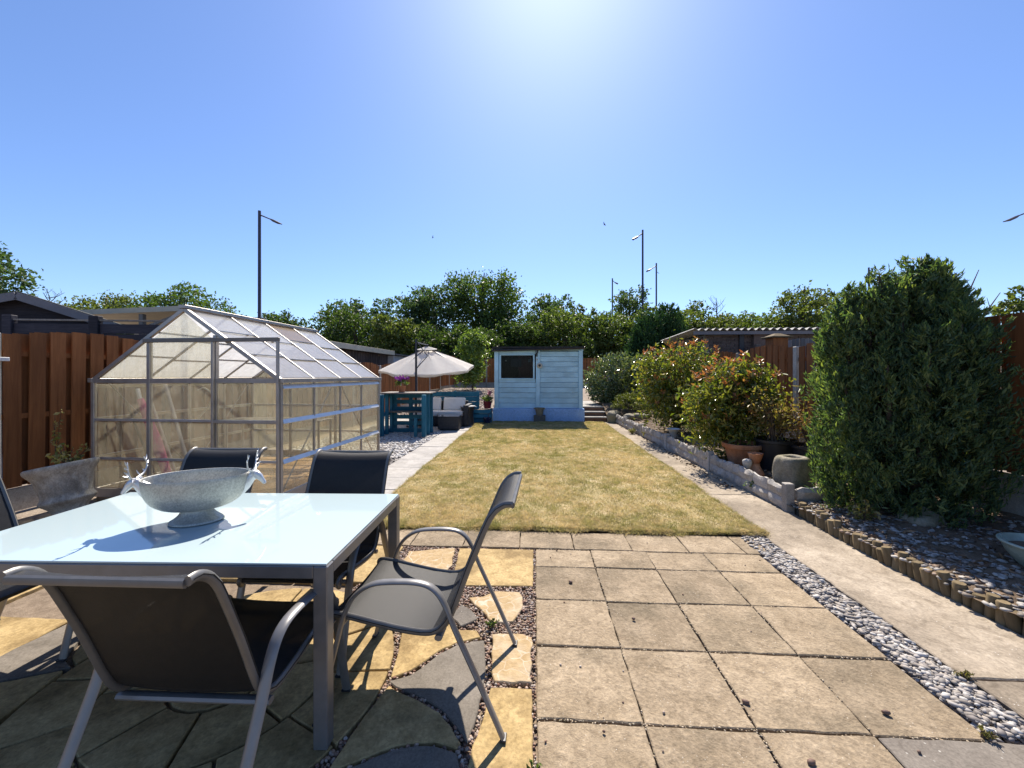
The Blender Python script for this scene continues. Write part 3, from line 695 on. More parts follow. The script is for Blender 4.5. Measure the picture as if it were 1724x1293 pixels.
fence('garden_fence', 'brown arched board fence with grey concrete posts behind the shrubs on the right', (4.3, 22), (4.3, 1.2), [22 - y for y in (21.53, 19.68, 17.83, 15.98, 14.13, 12.28, 10.43, 8.58, 6.73, 4.88, 3.03, 1.25)], 1.80, 0, .11, .135, .047, FENCE_W, CONC, face=1, gb=.38, z0f=lambda s: .20 if s > 9.7 else .42, cap=False)

MB().box((0, 0, 0), (.12, .05, .04)).build('bracket', plain('white bracket', (.7, .7, .7), .5), bpy.data.objects['garden_fence'], .003, loc=(3.80, -.075, 1.62))
# ------------------------------------------------------------------ table
tb = thing('garden_table', 'rectangular patio table with a white glass top and grey square metal legs', 'table', (-1.665, 1.907, 0), R(2))
TW, TD = 1.70, .915
t = NT('white glass'); TGLASS = t.done(t.bsdf((.42, .52, .54), .04, 0, None, .5, Coat_Weight=.3, Coat_Roughness=.02))
MB().box((0, 0, .716), (TW - .012, TD - .012, .008)).build('tabletop', TGLASS, tb, .0015)
for sx_, sy_ in ((1, 1), (1, -1), (-1, 1), (-1, -1)):
    MB().box((sx_ * (TW / 2 - .028), sy_ * (TD / 2 - .028), .356), (.056, .056, .711)).build('leg', GREY_METAL, tb, .004)
for s in (1, -1):
    MB().box((0, s * (TD / 2 - .0275), .687), (TW - .113, .053, .049)).build('apron', GREY_METAL, tb, .003)
    MB().box((s * (TW / 2 - .0275), 0, .687), (.053, TD - .113, .049)).build('apron', GREY_METAL, tb, .003)

# ------------------------------------------------------------------ chairs
t = NT('charcoal sling mesh'); v = t.coord(None)
wv = t.n('ShaderNodeTexWave', wave_type='BANDS', bands_direction='X', Scale=160.0); t.l(v, wv.inputs['Vector'])
nz_ = t.noise(v, 40, 4); cl = t.mix(.5, t.ramp(nz_, [(.3, (.007, .0075, .0085)), (.7, (.0155, .016, .0175))]), t.ramp(wv.outputs[0], [(0, (.006, .0065, .0075)), (1, (.017, .0175, .019))]))
pb = t.bsdf(cl, .55, 0, t.bump(wv.outputs[0], .25, .001), .33)
tp_ = t.n('ShaderNodeBsdfTransparent'); ms = t.n('ShaderNodeMixShader'); ms.inputs[0].default_value = .06; t.l(pb, ms.inputs[1]); t.l(tp_.outputs[0], ms.inputs[2])
SLING = t.done(ms.outputs[0])
RAIL = plain('dark grey chair rail', (.15, .147, .142), .40, .3, .08, 20)
prof = [(.338, .400), (.358, .415), (.356, .432), (.33, .439), (.26, .430), (.16, .411), (.05, .392), (-.04, .384), (-.085, .388), (-.12, .405), (-.15, .44), (-.18, .505), (-.235, .655), (-.295, .80), (-.325, .865), (-.355, .903), (-.39, .923), (-.42, .924)]
def smooth_path(p, k=4):
    out = []
    P = [Vector(q) for q in p]
    for i in range(len(P) - 1):
        a, b, c, d = P[max(i - 1, 0)], P[i], P[i + 1], P[min(i + 2, len(P) - 1)]
        for j in range(k):
            u = j / k
            out.append(.5 * ((2 * b) + (c - a) * u + (2 * a - 5 * b + 4 * c - d) * u * u + (3 * b - a - 3 * c + d) * u ** 3))
    return out + [P[-1]]
def strip(pr, hw, th):
    m = MB(); n = len(pr); nrm = []
    for i in range(n):
        a, b = Vector(pr[max(i - 1, 0)]), Vector(pr[min(i + 1, n - 1)]); tt = (b - a).normalized(); nrm.append(Vector((-tt.y, tt.x)))
    xs = [hw * k / 4 for k in range(-4, 5)]
    for sgn in (1, -1):
        o = len(m.v)
        for p, q in zip(pr, nrm):
            for x in xs:
                sag = -.012 * (1 - (x / hw) ** 2)
                m.v.append((x, p[0] + q.x * (sgn * th / 2 - sag), p[1] + q.y * (sgn * th / 2 - sag)))
        for i in range(n - 1):
            for k in range(8): m.f.append((o + i * 9 + k, o + i * 9 + k + 1, o + (i + 1) * 9 + k + 1, o + (i + 1) * 9 + k))
    N = n * 9
    for i in range(n - 1):
        for k in (0, 8): m.f.append((i * 9 + k, (i + 1) * 9 + k, N + (i + 1) * 9 + k, N + i * 9 + k))
    for i in (0, n - 1):
        for k in range(8): m.f.append((i * 9 + k, i * 9 + k + 1, N + i * 9 + k + 1, N + i * 9 + k))
    return m
def make_chair():
    c = thing('garden_chair', 'x', 'chair', (0, 0, 0))
    strip([(a, b + .004) for a, b in prof[1:9]], .259, .003).build('seat', SLING, c, 0, 50)
    strip([(a + .006, b + .002) for a, b in prof[8:]], .259, .003).build('backrest', SLING, c, 0, 50)
    arm = smooth_path([(.395, .0), (.345, .20), (.31, .34), (.28, .45), (.235, .535), (.16, .588), (.06, .604), (-.05, .603), (-.11, .575), (-.15, .515), (-.19, .42), (-.29, .21), (-.385, 0)], 4)
    rail = smooth_path(prof, 3)
    for s in (-1, 1):
        MB().tube([(s * .278, p.x, p.y) for p in arm], .0115, 10, ref=(1, 0, 0), flat=(1.75, .8)).build('side_frame', GREY_METAL, c, 0, 45)
        MB().tube([(s * .248, p.x, p.y) for p in rail], .0115, 8, ref=(1, 0, 0), flat=(.95, 1.25)).build('sling_rail', RAIL, c, 0, 45)
        for y, z in ((.395, .004), (-.385, .004)): MB().box((s * .278, y, z), (.042, .024, .010)).build('foot', BLACK_PL, c, .002)
    MB().tube([(-.262, -.115, .372), (.262, -.115, .372)], .012, 8, flat=(1, 1.4)).build('cross_bar', GREY_METAL, c, 0, 40)
    MB().tube([(-.262, .30, .405), (.262, .30, .405)], .011, 8).build('cross_bar', GREY_METAL, c, 0, 40)
    MB().tube([(-.24, -.418, .917), (.24, -.418, .917)], .011, 8, flat=(1.2, .9)).build('top_rail', RAIL, c, 0, 40)
    return c
ch0 = make_chair()
spots = [(-1.135, 1.37, 1.0, 'charcoal mesh garden chair with its back turned, in front of the table'),
         (-.50, 1.86, 88.0, 'charcoal mesh garden chair at the right end of the table, seen side on'),
         (-1.22, 2.24, 181, 'charcoal mesh garden chair behind the table, right of the antler bowl'),
         (-2.14, 2.28, 183, 'charcoal mesh garden chair behind the table, its back rising behind the antler bowl'),
         (-2.78, 1.86, -90, 'charcoal mesh garden chair at the left end of the table, mostly cut off')]
for k, (x, y, a, lab) in enumerate(spots):
    c = ch0 if k == 0 else copy_tree(ch0)
    c.location = (x, y, 0.003); c.rotation_euler = (0, 0, R(a)); c['label'] = lab; c['group'] = 'garden chairs round the table'

# ------------------------------------------------------------------ antler bowl
t = NT('hammered aluminium'); v = t.coord(None, False)
vo = t.n('ShaderNodeTexVoronoi', Scale=85.0); t.l(v, vo.inputs['Vector']); a = t.noise(v, 9, 5, .6); b = t.noise(v, 110, 4, .7)
cl = t.mix(.5, t.ramp(a, [(.35, (.31, .31, .27)), (.65, (.47, .47, .42))]), t.ramp(b, [(.38, (.27, .27, .25)), (.6, (.60, .59, .54))]))
HAM = t.done(t.bsdf(cl, .48, .55, t.bump(t.mix(.5, vo.outputs['Distance'], b), .35, .003)))
CASTAL = plain('cast aluminium', (.66, .66, .66), .36, .65, .1, 25, .1)
bw = thing('antler_bowl', 'oval footed metal bowl with stag head handles standing on the white table', 'bowl', (-1.69, 1.886, .721), R(22))
out = [(.0, .066), (.07, .066), (.125, .070), (.178, .084), (.222, .112), (.250, .152), (.263, .198), (.267, .236), (.262, .239), (.257, .234), (.252, .2), (.237, .156), (.21, .122), (.165, .096), (.12, .084), (.0, .08)]
MB().lathe(smooth_path(out, 2), 48, 1, .68).build('bowl', HAM, bw, 0, 50)
MB().lathe(smooth_path([(.125, 0), (.132, .004), (.128, .012), (.11, .022), (.09, .038), (.078, .055), (.075, .074)], 2), 32, 1.05, .82).build('foot', HAM, bw, 0, 50)
def stag(sgn):
    h = obj('stag_head', None, bw, (sgn * .25, 0, .19), (0, 0, 0 if sgn > 0 else math.pi)); bpy.data.objects.remove(h)
    m = MB()
    m.tube([(-.035, 0, -.03), (.0, 0, -.005), (.03, 0, .022), (.05, 0, .034)], [.040, .033, .024, .021], 10, flat=(1.15, .85))
    m.tube([(.035, 0, .040), (.055, 0, .034), (.075, 0, .018), (.092, 0, -.004), (.100, 0, -.014)], [.017, .0225, .019, .0125, .0115], 10, flat=(1, 1))
    m.lathe([(.001, -.009), (.010, -.006), (.011, 0), (.008, .006), (.001, .008)], 8, c=(.1, 0, -.014))
    head = m.build('stag_head', CASTAL, bw, 0, 60, (sgn * .25, 0, .19), (0, 0, 0 if sgn > 0 else math.pi))
    for s in (-1, 1):
        MB().tube([(.042, s * .016, .044), (.038, s * .04, .046), (.032, s * .058, .040)], [.005, .010, .002], 8, flat=(1, .5)).build('ear', CASTAL, head, 0, 50)
        am = MB()
        beam = smooth_path([(.045, s * .012, .05), (.042, s * .035, .056), (.036, s * .066, .068), (.032, s * .088, .092), (.034, s * .094, .122), (.042, s * .082, .148)], 3)
        am.tube(beam, [.0062 - .0035 * i / (len(beam) - 1) for i in range(len(beam))], 7)
        for i, (dx, dy, dz) in ((4, (.022, .004, .020)), (7, (.020, .022, .006)), (9, (.008, .026, .010)), (11, (.004, .024, .012)), (13, (.004, .018, .018))):
            p = beam[min(i, len(beam) - 1)]
            am.tube([p, p + Vector((dx * .6, s * dy * .7, dz * .55)), p + Vector((dx, s * dy, dz * 1.35))], [.0042, .0034, .0014], 6)
        am.build('antler', CASTAL, head, 0, 50)
stag(1); stag(-1); bw.scale = (.84, .84, .96)
# ------------------------------------------------------------------ greenhouse
def glazing(name, clear, dirt, c_dirt, tint=(.95, .95, .90)):
    t = NT(name); v = t.coord(None)
    a = t.noise(v, 2.2, 6, .65, .5); b = t.noise(t.coord((3, 3, .6)), 6, 5, .7)
    f = t.ramp(t.mix(.5, a, b), [(.35, (clear,) * 3), (.68, (dirt,) * 3)])
    tr = t.n('ShaderNodeBsdfTransparent'); tr.inputs[0].default_value = rgb(tint)
    df = t.n('ShaderNodeBsdfDiffuse'); df.inputs[0].default_value = rgb(c_dirt)
    tl = t.n('ShaderNodeBsdfTranslucent'); tl.inputs[0].default_value = rgb(c_dirt)
    m1 = t.n('ShaderNodeMixShader'); m1.inputs[0].default_value = .78; t.l(df.outputs[0], m1.inputs[1]); t.l(tl.outputs[0], m1.inputs[2])
    m2 = t.n('ShaderNodeMixShader'); t.l(f, m2.inputs[0]); t.l(tr.outputs[0], m2.inputs[1]); t.l(m1.outputs[0], m2.inputs[2])
    gl = t.n('ShaderNodeBsdfGlossy', Roughness=.12); m3 = t.n('ShaderNodeMixShader')
    t.l(t.facing(.03, .7), m3.inputs[0]); t.l(m2.outputs[0], m3.inputs[1]); t.l(gl.outputs[0], m3.inputs[2])
    return t.done(m3.outputs[0])
G_WALL = glazing('dirty clear glazing', .08, .38, (.76, .71, .60))
G_ROOF = glazing('milky roof glazing', .36, .68, (.88, .89, .92))
G_FAR = glazing('cleaner glazing', .04, .16, (.80, .74, .58))
G_TAN = glazing('stained roof glazing', .70, .95, (.60, .50, .38))
gh = thing('greenhouse', 'aluminium greenhouse with dirty clear panes, milky roof and sliding door', 'greenhouse', (-2.885, 4.33, 0), R(-2.7))
GW, GL, HE, HR = 2.40, 2.52, 1.38, 2.21
T = .032
def bar(name, a, b, w=T, h=T, mat=ALU, par=gh, up=(0, 0, 1)): return MB().beam(a, b, w, h, up).build(name, mat, par, .003)
def roofz(x): return HE + (HR - HE) * (1 - abs(x + GW / 2) / (GW / 2))
for y in (0, GL):
    for x in (0, -GW): bar('corner_post', (x, y, 0), (x, y, HE), .04, .04)
    bar('rafter', (.02, y, HE), (-GW / 2, y, HR + .012), .035, .045); bar('rafter', (-GW - .02, y, HE), (-GW / 2, y, HR + .012), .035, .045)
    for x in (-.80, -1.655): bar('upright', (x, y, .03), (x, y, roofz(x) - .02), .045, .04)
    bar('tie_bar', (-GW, y - .004, HE + .005), (0, y - .004, HE + .005), .03, .05)
    bar('sill_bar', (-GW, y, .05), (0, y, .05), .04, .10)
    for z in (.46, .92): bar('glazing_bar', (-GW, y + .003, z), (0, y + .003, z), .025, .03, ALU_B)
for x in (0, -GW):
    bar('gutter', (x * 1.0 + (.02 if x == 0 else -.02), -.03, HE + .01), (x + (.02 if x == 0 else -.02), GL + .03, HE + .01), .06, .05, ALU)
    bar('sill_bar', (x, 0, .05), (x, GL, .05), .04, .10)
    sg = 1 if x == 0 else -1
    for z in (.46, .92, 1.32): MB().box((x + sg * .014, GL / 2, z), (.012, GL - .04, .055), Matrix.Rotation(R(28) * -sg, 3, 'Y')).build('glazing_bar', ALU_B, gh, .002)
    for k in range(1, 4): bar('upright', (x, GL * k / 4, .08), (x, GL * k / 4, HE), .022, .03)
    for k in range(0, 5): bar('roof_bar', (x, GL * k / 4 + (.001 if k else .02), HE + .02), (-GW / 2, GL * k / 4 + (.001 if k else .02), HR + .02), .026, .028, ALU)
bar('ridge', (-GW / 2, -.04, HR + .04), (-GW / 2, GL + .04, HR + .04), .09, .04, ALU)
# panes: side walls, roof, gables
def pane(poly3, mat, nm='pane'):
    P = [Vector(p) for p in poly3]; nrm = (P[1] - P[0]).cross(P[2] - P[0]).normalized() * .002; n = len(P)
    m = MB(); m.add([p + nrm for p in P] + [p - nrm for p in P], [tuple(range(n)), tuple(reversed(range(n, 2 * n)))] + [(i, i + n, (i + 1) % n + n, (i + 1) % n) for i in range(n)])
    return m.build(nm, mat, gh)
zr = [.10, .45, .91, 1.36]
for x in (0, -GW):
    for k in range(4):
        for j in range(3):
            y0, y1 = GL * k / 4 + .014, GL * (k + 1) / 4 - .014
            pane([(x, y0, zr[j] + .012), (x, y1, zr[j] + .012), (x, y1, zr[j + 1] - .004), (x, y0, zr[j + 1] - .004)], G_WALL if x == 0 else G_FAR)
for sgn, xe in ((1, 0), (-1, -GW)):
    for k in range(4):
        cuts = [.02, .34, .67, .985] if k % 2 == 0 else [.02, .30, .60, .985]
        for j in range(3):
            y0, y1 = GL * k / 4 + .016, GL * (k + 1) / 4 - .016
            q = lambda u, y, lift: (xe + (-GW / 2 - xe) * u, y, HE + (HR - HE) * u + .022 + lift)
            c0, c1 = cuts[j], cuts[j + 1]
            pane([q(c0, y0, .006), q(c0, y1, .006), q(c1, y1, -.002), q(c1, y0, -.002)], G_TAN if (sgn > 0 and k == 2 and j == 2) else G_ROOF, 'roof_pane')
            if j: MB().beam(q(c0, y0, .012), q(c0, y1, .012), .022, .008, (0, 0, 1)).build('roof_glazing_bar', ALU_B, gh)
def gable(y, door):
    GM = G_WALL if door else G_FAR
    for a, b in ((-GW, -1.655), (-1.655, -.80), (-.80, 0)):
        for j in range(3):
            pane([(a + .022, y, zr[j] + .015), (b - .022, y, zr[j] + .015), (b - .022, y, zr[j + 1] - .01), (a + .022, y, zr[j + 1] - .01)], GM)
        za, zb2 = roofz(a), roofz(b)
        if a == -1.655: 
            pane([(a + .022, y, HE + .035), (b - .022, y, HE + .035), (b - .022, y, zb2 - .05), (a + .022, y, za - .05)], GM)
            pane([(-1.60, y, 1.885), (-.86, y, 1.885), (-GW / 2, y, HR - .03)], GM)
        elif not door or a == -GW:
            lo, hi = (a, b) if za < zb2 else (b, a)
            pane([(lo + (.05 if lo < hi else -.05), y, HE + .035), (hi + (-.022 if lo < hi else .022), y, HE + .035), (hi + (-.022 if lo < hi else .022), y, roofz(hi) - .04)], GM)
gable(0, True); gable(GL, False)
bar('tie_bar', (-1.655, -.006, 1.865), (-.80, -.006, 1.865), .03, .045); bar('tie_bar', (-1.655, GL, 1.865), (-.80, GL, 1.865), .03, .045)
# sliding door pushed across to the right of the opening
dr = bar('door', (-.80, -.045, .06), (-.80, -.045, 1.84), .032, .025)
bar('door_stile', (.0, -.045, .06), (.0, -.045, 1.84), .032, .025, ALU, dr); bar('door_rail', (-.80, -.045, .07), (0, -.045, .07), .02, .06, ALU, dr)
bar('door_rail', (-.80, -.045, .92), (0, -.045, .92), .02, .035, ALU, dr)
bar('door_track', (-1.68, -.048, 1.855), (.02, -.048, 1.855), .03, .045, plain('brown grey aluminium', (.20, .175, .15), .5, .4))
for (a, b) in (((-.78, GL - .05, HE), (-.3, GL - .05, HE + .3)), ((-.05, .1, .1), (-.05, 1.2, HE)), ((-.05, GL - .1, .1), (-.05, 1.3, HE)), ((-GW + .05, .1, HE), (-GW + .05, 1.2, .1)), ((-GW + .05, GL - .1, HE), (-GW + .05, 1.3, .1))):
    bar('brace', a, b, .02, .008, ALU)
fl = sheet('greenhouse_floor', -5.25, -2.85, 4.40, 6.80, lambda a, b: a * 0 - .02, BED, .6)
ORS = stone('orange brown slab', (.34, .21, .11), (.45, .30, .17), None, 4, 70, .4, .9)
for i in range(5):
    for j in range(5): riven(-5.24 + .475 * i, 4.42 + .47 * j, -4.765 + .475 * i, 4.89 + .47 * j, ORS, parent=fl)
st = thing('staging', 'slatted aluminium shelf running along the far wall inside the greenhouse', 'shelf', (-4.25, 6.35, 0), R(-2.7))
for z in (.72,):
    for k in range(4): MB().box((0, -.15 + .1 * k, z), (1.7, .06, .015)).build('slat', ALU, st)
for x in (-.8, .8):
    for y in (-.17, .17): MB().box((x, y, .36), (.025, .025, .72)).build('leg', ALU, st)
PINK = plain('magenta fabric', (.55, .045, .22), .6, 0, .15, 14)
pk = thing('rolled_parasol', 'rolled magenta garden parasol leaning inside the left front corner of the greenhouse', 'parasol', (-4.52, 4.62, .0))
MB().tube([(0, 0, .22), (-.18, .03, .62), (-.42, .06, 1.15)], [.045, .06, .035], 12).build('rolled_canopy', PINK, pk, 0, 60)
MB().tube([(.09, -.015, .0), (0, 0, .22)], .018, 8).build('pole', ALU_B, pk, 0, 40)
MB().tube([(-.42, .06, 1.15), (-.47, .07, 1.28)], .022, 8).build('tip', ALU_B, pk, 0, 40)
for k, (a, b, r_, lab) in enumerate((((-4.42, 4.70, .02), (-4.95, 4.78, 1.25), .018, 'grey pole leaning beside the rolled magenta parasol in the greenhouse'), ((-4.25, 4.72, .02), (-4.83, 4.90, 1.33), .022, 'pale thicker pole leaning right of the magenta parasol in the greenhouse'), ((-4.64, 4.66, .02), (-5.1, 4.66, 1.12), .016, 'thin brown cane leaning left of the magenta parasol in the greenhouse'))):
    tag(MB().tube([a, b], r_, 8).build('pole', ALU if k < 2 else LOG, None, 0, 40), lab, 'pole', 'poles leaning in the greenhouse')
HOSE = plain('pale hose', (.5, .47, .38), .5)
tag(MB().tube(smooth_path([(-4.45, 5.0, .9), (-4.35, 5.02, 1.02), (-4.27, 5.0, 1.18), (-4.37, 5.0, 1.28), (-4.47, 5.0, 1.25)], 4), .012, 8).build('hook', HOSE, None, 0, 60), 'pale curved hook hanging inside the greenhouse', 'hook')

# ------------------------------------------------------------------ stone urn with dry plants
URN = stone('lichened cast stone', (.34, .30, .245), (.58, .54, .465), (.22, .19, .15), 9, 70, .9, .92, (40, (.5, .47, .42), .14), 0, dist=.014)
ur = thing('stone_urn', 'large leaning weathered stone urn with carved sides in front of the greenhouse', 'urn', (-4.60, 3.68, .0), rot=(0, R(-12), 0))
ur.scale = (.68, .68, 1)
up = smooth_path([(.20, 0), (.215, .03), (.20, .07), (.19, .12), (.22, .16), (.285, .205), (.30, .225), (.285, .245), (.265, .28), (.275, .36), (.31, .45), (.37, .52), (.385, .545), (.38, .57), (.345, .575), (.31, .54), (.29, .50)], 3)
MB().lathe(up, 60, fn=lambda g, z: 1 + (.040 * abs(math.sin(g * 6)) * (math.sin((z - .26) / .2 * math.pi) if .26 < z < .46 else .0) + .012 * math.sin(g * 18 + z * 30) * (1 if .16 < z < .46 else 0) + (.012 * math.sin(g * 40) if z > .5 else 0))).build('body', URN, ur, 0, 60)
MB().lathe([(.0, .50), (.30, .51)], 30).build('soil', SOIL, ur)
DRYLF = leaf('dry weed leaves', [(.20, .19, .05), (.30, .25, .09), (.12, .15, .03), (.36, .28, .14)], .6, .3)
def sprig(name, label, cat, loc, n, hgt, rad, mat, size, lps=16, stemmat=BARK, group=None, per=.012, z0=0):
    tnd = thing(name, label, cat, loc, 0, group)
    m = MB(); pts = []; 
    for k in range(n):
        a = random.uniform(0, 6.28); rr = rad * random.uniform(.3, 1); h = hgt * random.uniform(.55, 1)
        p = [Vector((rad * .15 * math.cos(a), rad * .15 * math.sin(a), z0)), Vector((rr * .5 * math.cos(a), rr * .5 * math.sin(a), z0 + h * .55)), Vector((rr * math.cos(a) + random.uniform(-.03, .03), rr * math.sin(a), z0 + h))]
        m.tube(smooth_path(p, 3), [.004, .0035, .003, .0028, .0024, .002, .0015], 5)
        for _ in range(lps):
            u = random.uniform(.3, 1); q = p[0].lerp(p[1], min(u * 2, 1)) if u < .5 else p[1].lerp(p[2], u * 2 - 1)
            pts.append((q.x + random.gauss(0, per), q.y + random.gauss(0, per), q.z + random.gauss(0, per)))
    m.build('stem', stemmat, tnd, 0, 60)
    obj('foliage', leaf_mesh('foliage', np.array(pts), size, mat, .5), tnd)
    return tnd
sprig('weed_clump', 'sparse weeds growing out of the leaning stone urn', 'plant', (-4.70, 3.70, .50), 12, .28, .22, DRYLF, .05, 10)
sprig('tall_weed', 'single tall dry weed stalk in front of the left fence', 'plant', (-5.25, 4.05, .3), 3, .95, .12, DRYLF, .05, 16)
for k, (x, y) in enumerate(((-4.1, 3.35), (-4.45, 3.0), (-5.1, 3.2))):
    sprig('ground_weed', ('low weeds on the paving right of the stone urn', 'low weeds in front of the stone urn', 'low weeds between the stone urn and the left fence')[k], 'weed', (x, y, 0), 16, .16, .28, DRYLF, .05, 8, group='weeds round the urn')

# ------------------------------------------------------------------ pallet bar
BTOP = wood('worn bar top', (.17, .15, .13), (.30, .27, .24), (1.2, 12, 12), 2, .7)
ba = thing('pallet_bar', 'blue painted garden bar made of upright pallets with a worn timber top', 'bar', (-3.1, 9.1, 0), R(1))
def pallet_v(par, x0, x1, y, zs, axis='x', H=1.0):
    """upright pallet: boards across three battens"""
    L = x1 - x0
    for (z, h) in zs:
        c = ((x0 + x1) / 2, y - .045, z); s_ = (L, .018, h)
        if axis == 'y': c = (y - .045, (x0 + x1) / 2, z); s_ = (.018, L, h)
        MB().box(c, s_).build('board', TEAL, par, .002)
    for u in (x0 + .05, (x0 + x1) / 2, x1 - .05):
        c = (u, y, H / 2); s_ = (.09, .07, H - .02)
        if axis == 'y': c = (y, u, H / 2); s_ = (.07, .09, H - .02)
        MB().box(c, s_).build('batten', TEAL, par, .003)
ZS = [(.06, .10), (.24, .10), (.40, .10), (.60, .12), (.78, .10), (.94, .12)]
pallet_v(ba, -.50, .42, .82, ZS)
pallet_v(ba, .05, .80, .50, [(.06, .1), (.30, .1), (.55, .1), (.78, .1), (.94, .1)], 'y')
pallet_v(ba, .05, .80, -.52, [(.06, .1), (.50, .1), (.94, .1)], 'y')
for x in (.42, .46):
    MB().box((x + .06, .02, .50), (.05, .06, .98)).build('batten', TEAL, ba, .003)
MB().box((-.56, .03, .50), (.09, .09, .98)).build('batten', TEAL, ba, .003); MB().box((.30, .06, .22), (.07, .07, .44)).build('batten', TEAL, ba, .003)
MB().box((-.02, .62, .545), (.98, .32, .025)).build('shelf', BTOP, ba, .003)
for k in range(4): MB().box((-.02 + .0, .30 + .18 * k, 1.02), (1.22, .175, .028)).build('top_plank', BTOP, ba, .003)
fp = thing('flower_pot', 'small terracotta pot of purple flowers standing on the blue pallet bar', 'flower pot', (-3.27, 9.55, 1.035))
MB().lathe([(.07, 0), (.095, .13), (.10, .13), (.10, .155), (.085, .155), (.08, .12)], 18).build('pot', TERRA, fp, 0, 40)
GRN = leaf('bedding foliage', [(.06, .11, .025), (.10, .16, .04), (.16, .22, .05)], .5, .35)
PUR = leaf('purple petals', [(.22, .03, .28), (.34, .06, .36), (.18, .02, .22)], .6, .3, (1, .9, 1.1))
c_ = blob_points([(0, 0, .24, .14, .14, .10)], 260, .3); obj('foliage', leaf_mesh('foliage', c_, .055, GRN, .45), fp)
c_ = blob_points([(0, 0, .34, .19, .15, .05)], 200, .2, 10, .3); obj('flowers', leaf_mesh('flowers', c_, .045, PUR, .8), fp)

# ------------------------------------------------------------------ seating terrace
RAT = plain('dark rattan', (.035, .035, .04), .55, 0, .3, 60, .6); CUSH = plain('off white cushion', (.74, .72, .68), .85, 0, .06, 5, .1)
so = thing('rattan_sofa', 'dark rattan corner sofa with off white cushions beyond the bar', 'sofa', (-2.75, 11.4, 0))
MB().box((0, .0, .16), (1.5, .72, .26)).build('base', RAT, so, .01); MB().box((0, .40, .36), (1.5, .1, .66)).build('backrest', RAT, so, .01)
MB().box((.80, .05, .32), (.12, .85, .58)).build('armrest', RAT, so, .01)
for k in (0, 1):
    MB().box((-.36 + .72 * k, -.02, .36), (.70, .66, .13)).build('seat_cushion', CUSH, so, .03, 50, seg=3)
    MB().box((-.36 + .72 * k, .26, .60), (.64, .14, .38), Matrix.Rotation(R(-12), 3, 'X')).build('back_cushion', CUSH, so, .05, 50, seg=3)
ft = thing('footstool', 'low dark rattan footstool with a glass top in front of the sofa', 'footstool', (-2.28, 10.55, 0), R(2))
MB().box((0, 0, .19), (.55, .55, .33)).build('body', RAT, ft, .012); MB().box((0, 0, .365), (.56, .56, .012)).build('top', plain('smoked glass', (.12, .13, .14), .08), ft, .002)
sl = thing('drum_stool', 'black waisted side table beside the sofa', 'side table', (-1.95, 11.4, 0))
MB().lathe(smooth_path([(.21, 0), (.19, .05), (.165, .25), (.185, .45), (.215, .54)], 3), 20).build('base', BLACK_PL, sl, 0, 50)
MB().lathe([(.0, .541), (.225, .541), (.23, .55), (.225, .565), (.0, .565)], 24).build('top', plain('pale grey top', (.45, .45, .45), .4), sl, 0, 40)
tw = thing('teal_screen', 'low teal painted board screen behind the rattan sofa', 'screen', (-2.5, 12.25, 0))
for k in range(6): MB().box((-.1, 0, .09 + .155 * k), (1.75, .025, .145)).build('board', TEAL, tw, .003)
for x in (-.9, .0, .72): MB().box((x, .035, .48), (.07, .045, .96)).build('post', TEAL, tw, .003)
tp = thing('teal_planter', 'low teal slatted pallet planter between the side table and the shed', 'planter', (-1.62, 12.0, 0))
for k in range(3): MB().box((0, -.15, .08 + .14 * k), (.62, .02, .11)).build('slat', TEAL, tp, .002); MB().box((.0, .15, .08 + .14 * k), (.62, .02, .11)).build('slat', TEAL, tp, .002)
for x in (-.29, .29): MB().box((x, 0, .22), (.04, .28, .44)).build('end_panel', TEAL, tp, .003)
MB().box((0, 0, .40), (.52, .26, .02)).build('soil', SOIL, tp)
rp = thing('red_pot', 'dark red pot of pink flowers on the planter left of the shed', 'flower pot', (-1.44, 12.0, .445))
MB().lathe([(.10, 0), (.13, .20), (.14, .21), (.12, .22), (.11, .19)], 18).build('pot', plain('dark red glaze', (.16, .015, .03), .3), rp, 0, 40)
c_ = blob_points([(0, 0, .29, .17, .15, .10)], 300, .3); obj('foliage', leaf_mesh('foliage', c_, .06, GRN, .45), rp)
c_ = blob_points([(.07, 0, .48, .05, .05, .14)], 90, .4, 8, .2); obj('flowers', leaf_mesh('flowers', c_, .05, leaf('pink petals', [(.5, .12, .2), (.6, .3, .35)], .6, .3, (1, .9, .9)), .8), rp)
npot = thing('blue_pot', 'small navy pot with a dark dead twig at the corner of the blue shed base', 'pot', (-1.42, 11.72, 0))
MB().lathe([(.08, 0), (.12, .16), (.13, .19), (.11, .20), (.10, .16)], 16).build('pot', plain('navy glaze', (.012, .02, .07), .25), npot, 0, 40)
MB().tube([(0, 0, .12), (.06, 0, .30), (.15, .02, .40)], [.010, .008, .004], 6).build('twig', BARK, npot)

# ------------------------------------------------------------------ cantilever parasol
CANV = plain('cream canvas', (.66, .61, .55), .9, 0, .05, 4, .1, .1)
t = NT('cream canvas cloth'); v = t.coord(None); a = t.noise(v, 5, 4); 
cc = t.ramp(a, [(.3, (.88, .85, .81)), (.7, (.93, .91, .87))]); d1 = t.n('ShaderNodeBsdfDiffuse'); t.l(cc, d1.inputs[0]); d2 = t.n('ShaderNodeBsdfTranslucent'); t.l(cc, d2.inputs[0])
mxc = t.n('ShaderNodeMixShader'); mxc.inputs[0].default_value = .66; t.l(d1.outputs[0], mxc.inputs[1]); t.l(d2.outputs[0], mxc.inputs[2]); CANV = t.done(mxc.outputs[0])
pa = thing('parasol', 'large cream cantilever parasol tilted over the seating terrace', 'parasol', (-3.22, 11.75, 0))
DKM = plain('dark pole metal', (.045, .042, .05), .4, .3)
cano = bpy.data.objects.new('canopy', None); bpy.data.objects.remove(cano)
m = MB(); N = 8; Rr = 1.42; ringsn = 6
